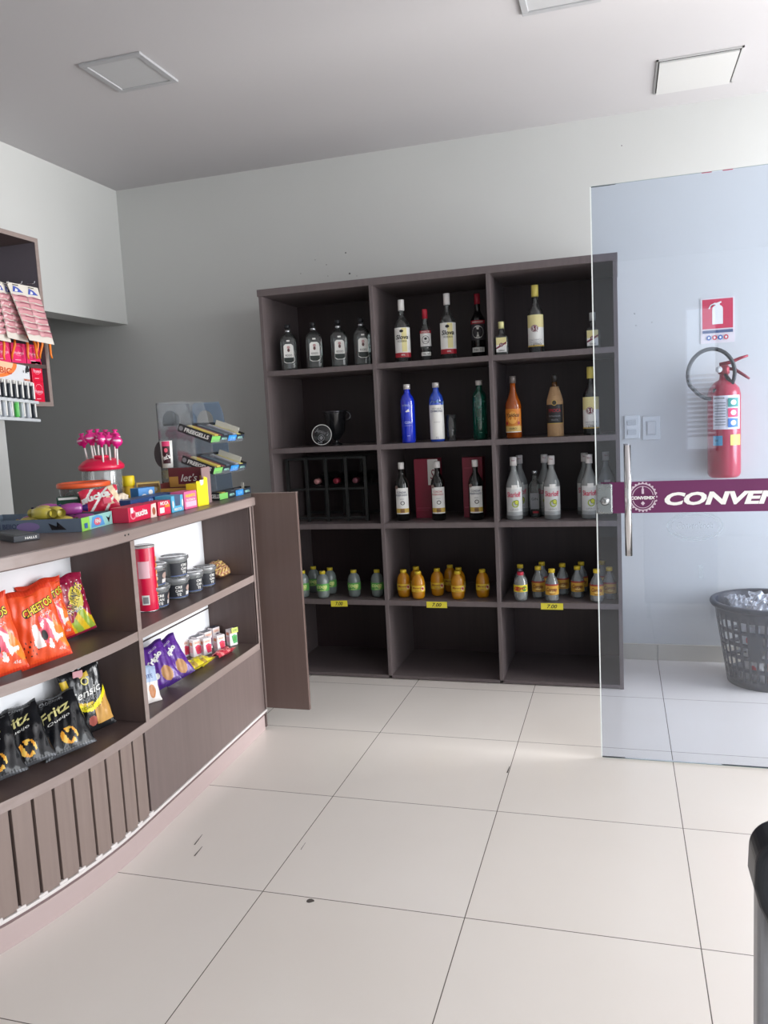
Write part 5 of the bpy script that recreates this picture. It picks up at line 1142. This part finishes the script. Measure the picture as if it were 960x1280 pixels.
m = cylmap(R_, 0); a = Art(m); a.rect(-.060, .235, .075, .395, mat((224, 222, 226), .45), 20).rect(-.06, .128 + .03, -.015, .205, mat((70, 160, 200), .5), 8).rect(.02, .158, .080, .208, mat((214, 206, 90), .5), 8)
for k in range(9): a.rect(-.050, .255 + k * .013, -.002, .259 + k * .013, GREY, 6)
for k, c in enumerate(((40, 110, 180), (206, 40, 90), (20, 130, 120))): a.rect(.008, .244 + k * .048, .058, .286 + k * .048, mat(c, .5), 8).ell(.033, .265 + k * .048, .013, .012, LWH)
a.build('label', t)
a = Art(m, .003); a.text('EXTINTOR', -.028, .383, .045, INK, bold=.02)
for k, s_ in enumerate('CBA'): a.text(s_, .033, .265 + k * .048, .016, INK, bold=.03)
a.text('BR', -.04, .182, .014, INK); a.build('lettering', t)
MB().box(-.02, .02, .070, .081, .30, .46, STL).build('wall_bracket', t, .002)
put(t, (EX, EY, ez0))
# sign above
t = thing('safety_sign', 'red and white fire extinguisher sign on the back wall', 'sign', (2.203, WY, 1.716)); sw, sh = .077, .108
MB().box(-sw, sw, -.003, -.0002, -sh, sh, mat((224, 214, 214), .4)).build('board', t)
a = Art(flatmap(-.003)); a.rect(-sw * .90, -sh * .36, sw * .90, sh * .95, mat((200, 22, 70), .45), 2).rect(-.024, -.018, .024, .056, LWH, 2).ell(0, .056, .024, .018, LWH).rect(-.010, .066, .010, .082, LWH, 2).poly([(-.010, .082), (.016, .090), (.018, .083), (-.010, .074)], LWH).poly([(-.010, .086), (-.032, .076), (-.042, .058), (-.036, .056), (-.028, .070), (-.008, .078)], LWH)
a.rect(-sw * .9, -.060, sw * .9, -.046, mat((60, 80, 120), .5), 2)
for k, c in enumerate(((40, 90, 170), (200, 30, 60), (40, 90, 170), (200, 30, 60))): a.ell(-.040 + k * .026, -.082, .011, .012, mat(c, .5), 12).ell(-.040 + k * .026, -.082, .005, .006, LWH, 10)
a.build('pictogram', t)
a = Art(flatmap(-.003), .002); a.text('EXTINTOR DE INCENDIO', 0, -.053, .11, LWH, height=.006); a.build('lettering', t)
# socket and switch plates
def plate(name, label, cat, x, z, w_, h_, parts):
    t = thing(name, label, cat, (x, WY, z)); MB().box(-w_ / 2, w_ / 2, -.008, -.0002, -h_ / 2, h_ / 2, mat((212, 216, 216), .35)).build('plate', t, .003)
    for (px, pz, pw, ph, nm, m) in parts: MB().box(px - pw / 2, px + pw / 2, -.012, -.0082, pz - ph / 2, pz + ph / 2, m).build(nm, t, .0015)
    return t
K2 = mat((190, 194, 196), .35)
plate('wall_socket', 'double socket plate next to the shelving unit on the back wall', 'socket', 1.797, 1.216, .075, .118, [(0, .024, .045, .026, 'outlet', K2), (0, -.024, .045, .026, 'outlet', K2)])
t = plate('light_switch', 'white light switch plate right of the socket plate', 'switch', 1.890, 1.208, .085, .118, [(0, .0, .046, .072, 'switch_frame', K2)]); MB().box(-.018, .018, -.015, -.0122, -.030, .030, mat((206, 208, 208), .3)).build('rocker', t, .0015)

# ------------------------------------------------------------------ laundry basket with packets
BX, BY = 2.385, .215; RB0, RB1, BH = .172, .232, .385
BK = mat((44, 48, 60), .4)
t = thing('laundry_basket', 'dark perforated plastic basket full of packets standing by the back wall', 'basket', (BX, BY, .0005))
n = 36; sub = 6; N_ = n * sub; q = MB()
levels = [0.0, .03]; z = .03; rows = 5
for r in range(rows):
    levels += [z + .012, z + .052]; z += .060
levels += [BH - .03, BH]
levels = sorted(set(round(l, 4) for l in levels)); vs = []; th_ = .003
def rad(z): return RB0 + (RB1 - RB0) * (z / BH)
open_lv = set()
for r in range(rows): open_lv.add(round(.03 + r * .060 + .012, 4))
def blocked(i, z): 
    a_ = 2 * PI * i / n
    return False
q = MB()
for s_, off in ((0, 0.0), (1, th_)):
    pass
vid = {}
def V(i, k, o_):
    key = (i % N_, k, o_)
    if key not in vid:
        a_ = 2 * PI * (i % N_) / N_; r_ = rad(levels[k]) - o_ * th_; vid[key] = len(vs); vs.append((r_ * math.cos(a_), r_ * math.sin(a_), levels[k]))
    return vid[key]
fs = []
for k in range(len(levels) - 1):
    for i in range(N_):
        hole = levels[k] in open_lv and (i % sub) in (1, 2, 3, 4)
        # solid round boss on the side facing the room
        a_ = 2 * PI * (i + .5) / N_; zc = (levels[k] + levels[k + 1]) / 2
        da = (a_ - math.radians(248) + PI) % (2 * PI) - PI
        if (da * .2 / .034) ** 2 + ((zc - .215) / .05) ** 2 < 1: hole = False
        if hole:
            fs += [(V(i, k, 0), V(i, k, 1), V(i + 1, k, 1), V(i + 1, k, 0)), (V(i, k + 1, 0), V(i + 1, k + 1, 0), V(i + 1, k + 1, 1), V(i, k + 1, 1))]
            if i % sub == 1: fs.append((V(i, k, 0), V(i, k + 1, 0), V(i, k + 1, 1), V(i, k, 1)))
            elif i % sub == 4: fs.append((V(i + 1, k, 0), V(i + 1, k, 1), V(i + 1, k + 1, 1), V(i + 1, k + 1, 0)))
        else: fs += [(V(i, k, 0), V(i + 1, k, 0), V(i + 1, k + 1, 0), V(i, k + 1, 0)), (V(i, k, 1), V(i, k + 1, 1), V(i + 1, k + 1, 1), V(i + 1, k, 1))]
fs.append(tuple(V(i, 0, 0) for i in range(N_ - 1, -1, -1)))
q.add(vs, fs, BK, True); q.build('basket_body', t)
MB().lathe([(RB1 - .006, BH - .012), (RB1 + .012, BH - .016), (RB1 + .018, BH - .004), (RB1 + .014, BH + .006), (RB1, BH + .010), (RB1 - .008, BH + .004)], BK, 64, close=False).build('rim', t)
rp_ = lambda u_, v_: None
film = clear('clear_film', (220, 222, 226), .35, (215, 220, 230), 2.5, .15)
items = [((.015, -.035, .30), film, (200, 206, 214), 'clear crinkled packet on top of the basket'), ((.105, .085, .31), mat((236, 150, 110), .35), (240, 190, 160), 'orange packet at the top right of the basket'),
         ((-.075, .11, .305), film, (190, 196, 206), 'clear packet at the back of the basket top')]
for k, (off, m, c, lab) in enumerate(items):
    o = packet('loose_packet', .20 if k == 0 else .14, .16 if k == 0 else .11, .07 if k == 0 else .05, m, lambda u_, v_, c=c: mat(c, .25, coat=.5) if math.sin(9 * u_ + 6 * math.sin(7 * v_)) > .55 else None, None, lab, 'packet', seed=70 + k, wr=3.0)
    put(o, (BX + off[0], BY + off[1] - .08, off[2] + .045), .2 * k, -PI / 2 + .35 - .1 * k, .1)
layer = [((-.07, -.075, .02), (214, 210, 206), 'white packet low on the left inside the basket'), ((.04, -.09, .02), (226, 110, 60), 'orange packet low in front inside the basket'), ((.10, -.02, .02), (220, 216, 214), 'pale packet low on the right inside the basket'),
         ((-.08, -.06, .155), (206, 206, 208), 'grey white packet halfway up on the left inside the basket'), ((.03, -.10, .155), (190, 176, 200), 'lilac packet halfway up in front inside the basket'), ((.11, -.04, .155), (200, 180, 90), 'yellow green packet halfway up on the right inside the basket'), ((.0, .06, .05), (214, 212, 210), 'large pale packet standing in the middle of the basket')]
for k, (off, c, lab) in enumerate(layer):
    c2 = [(200, 40, 60), (240, 236, 230), (150, 60, 50)][k % 3]
    o = packet('loose_packet', .115 if k < 6 else .2, .125 if k < 6 else .20, .045, mat(c, .3, coat=.4), lambda u_, v_, c2=c2: mat(c2, .35) if (u_ - .2) ** 2 + ((v_ - .5) / .5) ** 2 < .1 else None, None, lab, 'packet', seed=80 + k, wr=1.8)
    put(o, (BX + off[0], BY + off[1], off[2]), math.atan2(off[0], -off[1]) * .8, 0)

# ------------------------------------------------------------------ chair at the right edge
CH1 = mat((34, 38, 46), .35); CH2 = mat((150, 150, 154), .35)
t = thing('chair', 'black topped chair with a grey back cut by the right edge of the photo', 'chair', (0, 0, 0))
p = at(1, -2.92, 940, 1035); X0 = p.x; ZT = p.z; YB_ = -2.92
def backprof(x0, x1, z0, z1, r):
    pts = [(x0, z0), (x1, z0)]
    pts += [(x1 - r + r * math.cos(b), z1 - r + r * math.sin(b)) for b in [PI / 2 * i / 8 for i in range(9)]]
    pts += [(x0 + r + r * math.cos(b), z1 - r + r * math.sin(b)) for b in [PI / 2 + PI / 2 * i / 8 for i in range(9)]]
    return pts
XF = Matrix.Translation((0, YB_, 0)) @ Matrix.Rotation(PI / 2, 4, 'X')
MB().prism(backprof(X0 + .004, X0 + .43, .10, ZT - .004, .035), -.02, .012, CH2, xf=XF).build('back_shell', t, .006, 3)
pad = [(X0 + .05, ZT - .135), (X0 + .40, ZT - .135), (X0 + .436, ZT - .09)] + [(X0 + .436 - .03 + .03 * math.cos(b), ZT - .03 + .03 * math.sin(b)) for b in [PI / 2 * i / 8 for i in range(9)]] + [(X0 + .032 + .032 * math.cos(b), ZT - .032 + .032 * math.sin(b)) for b in [PI / 2 + PI / 2 * i / 10 for i in range(11)]] + [(X0 - .001, ZT - .055), (X0 + .004, ZT - .075), (X0 + .018, ZT - .105), (X0 + .034, ZT - .125)]
MB().prism(pad, -.03, .026, CH1, xf=XF).build('backrest_pad', t, .008, 4)
MB().box(X0 + .03, X0 + .41, YB_ - .46, YB_ - .03, .43, .475, CH1).build('seat', t, .018, 3)
for sx in (X0 + .03, X0 + .40):
    MB().tube([(sx, YB_ + .0, .20), (sx, YB_ - .005, .0)], .011, SILV, 12).build('leg', t)
    MB().tube([(sx, YB_ - .43, .43), (sx, YB_ - .45, .0)], .011, SILV, 12).build('leg', t)
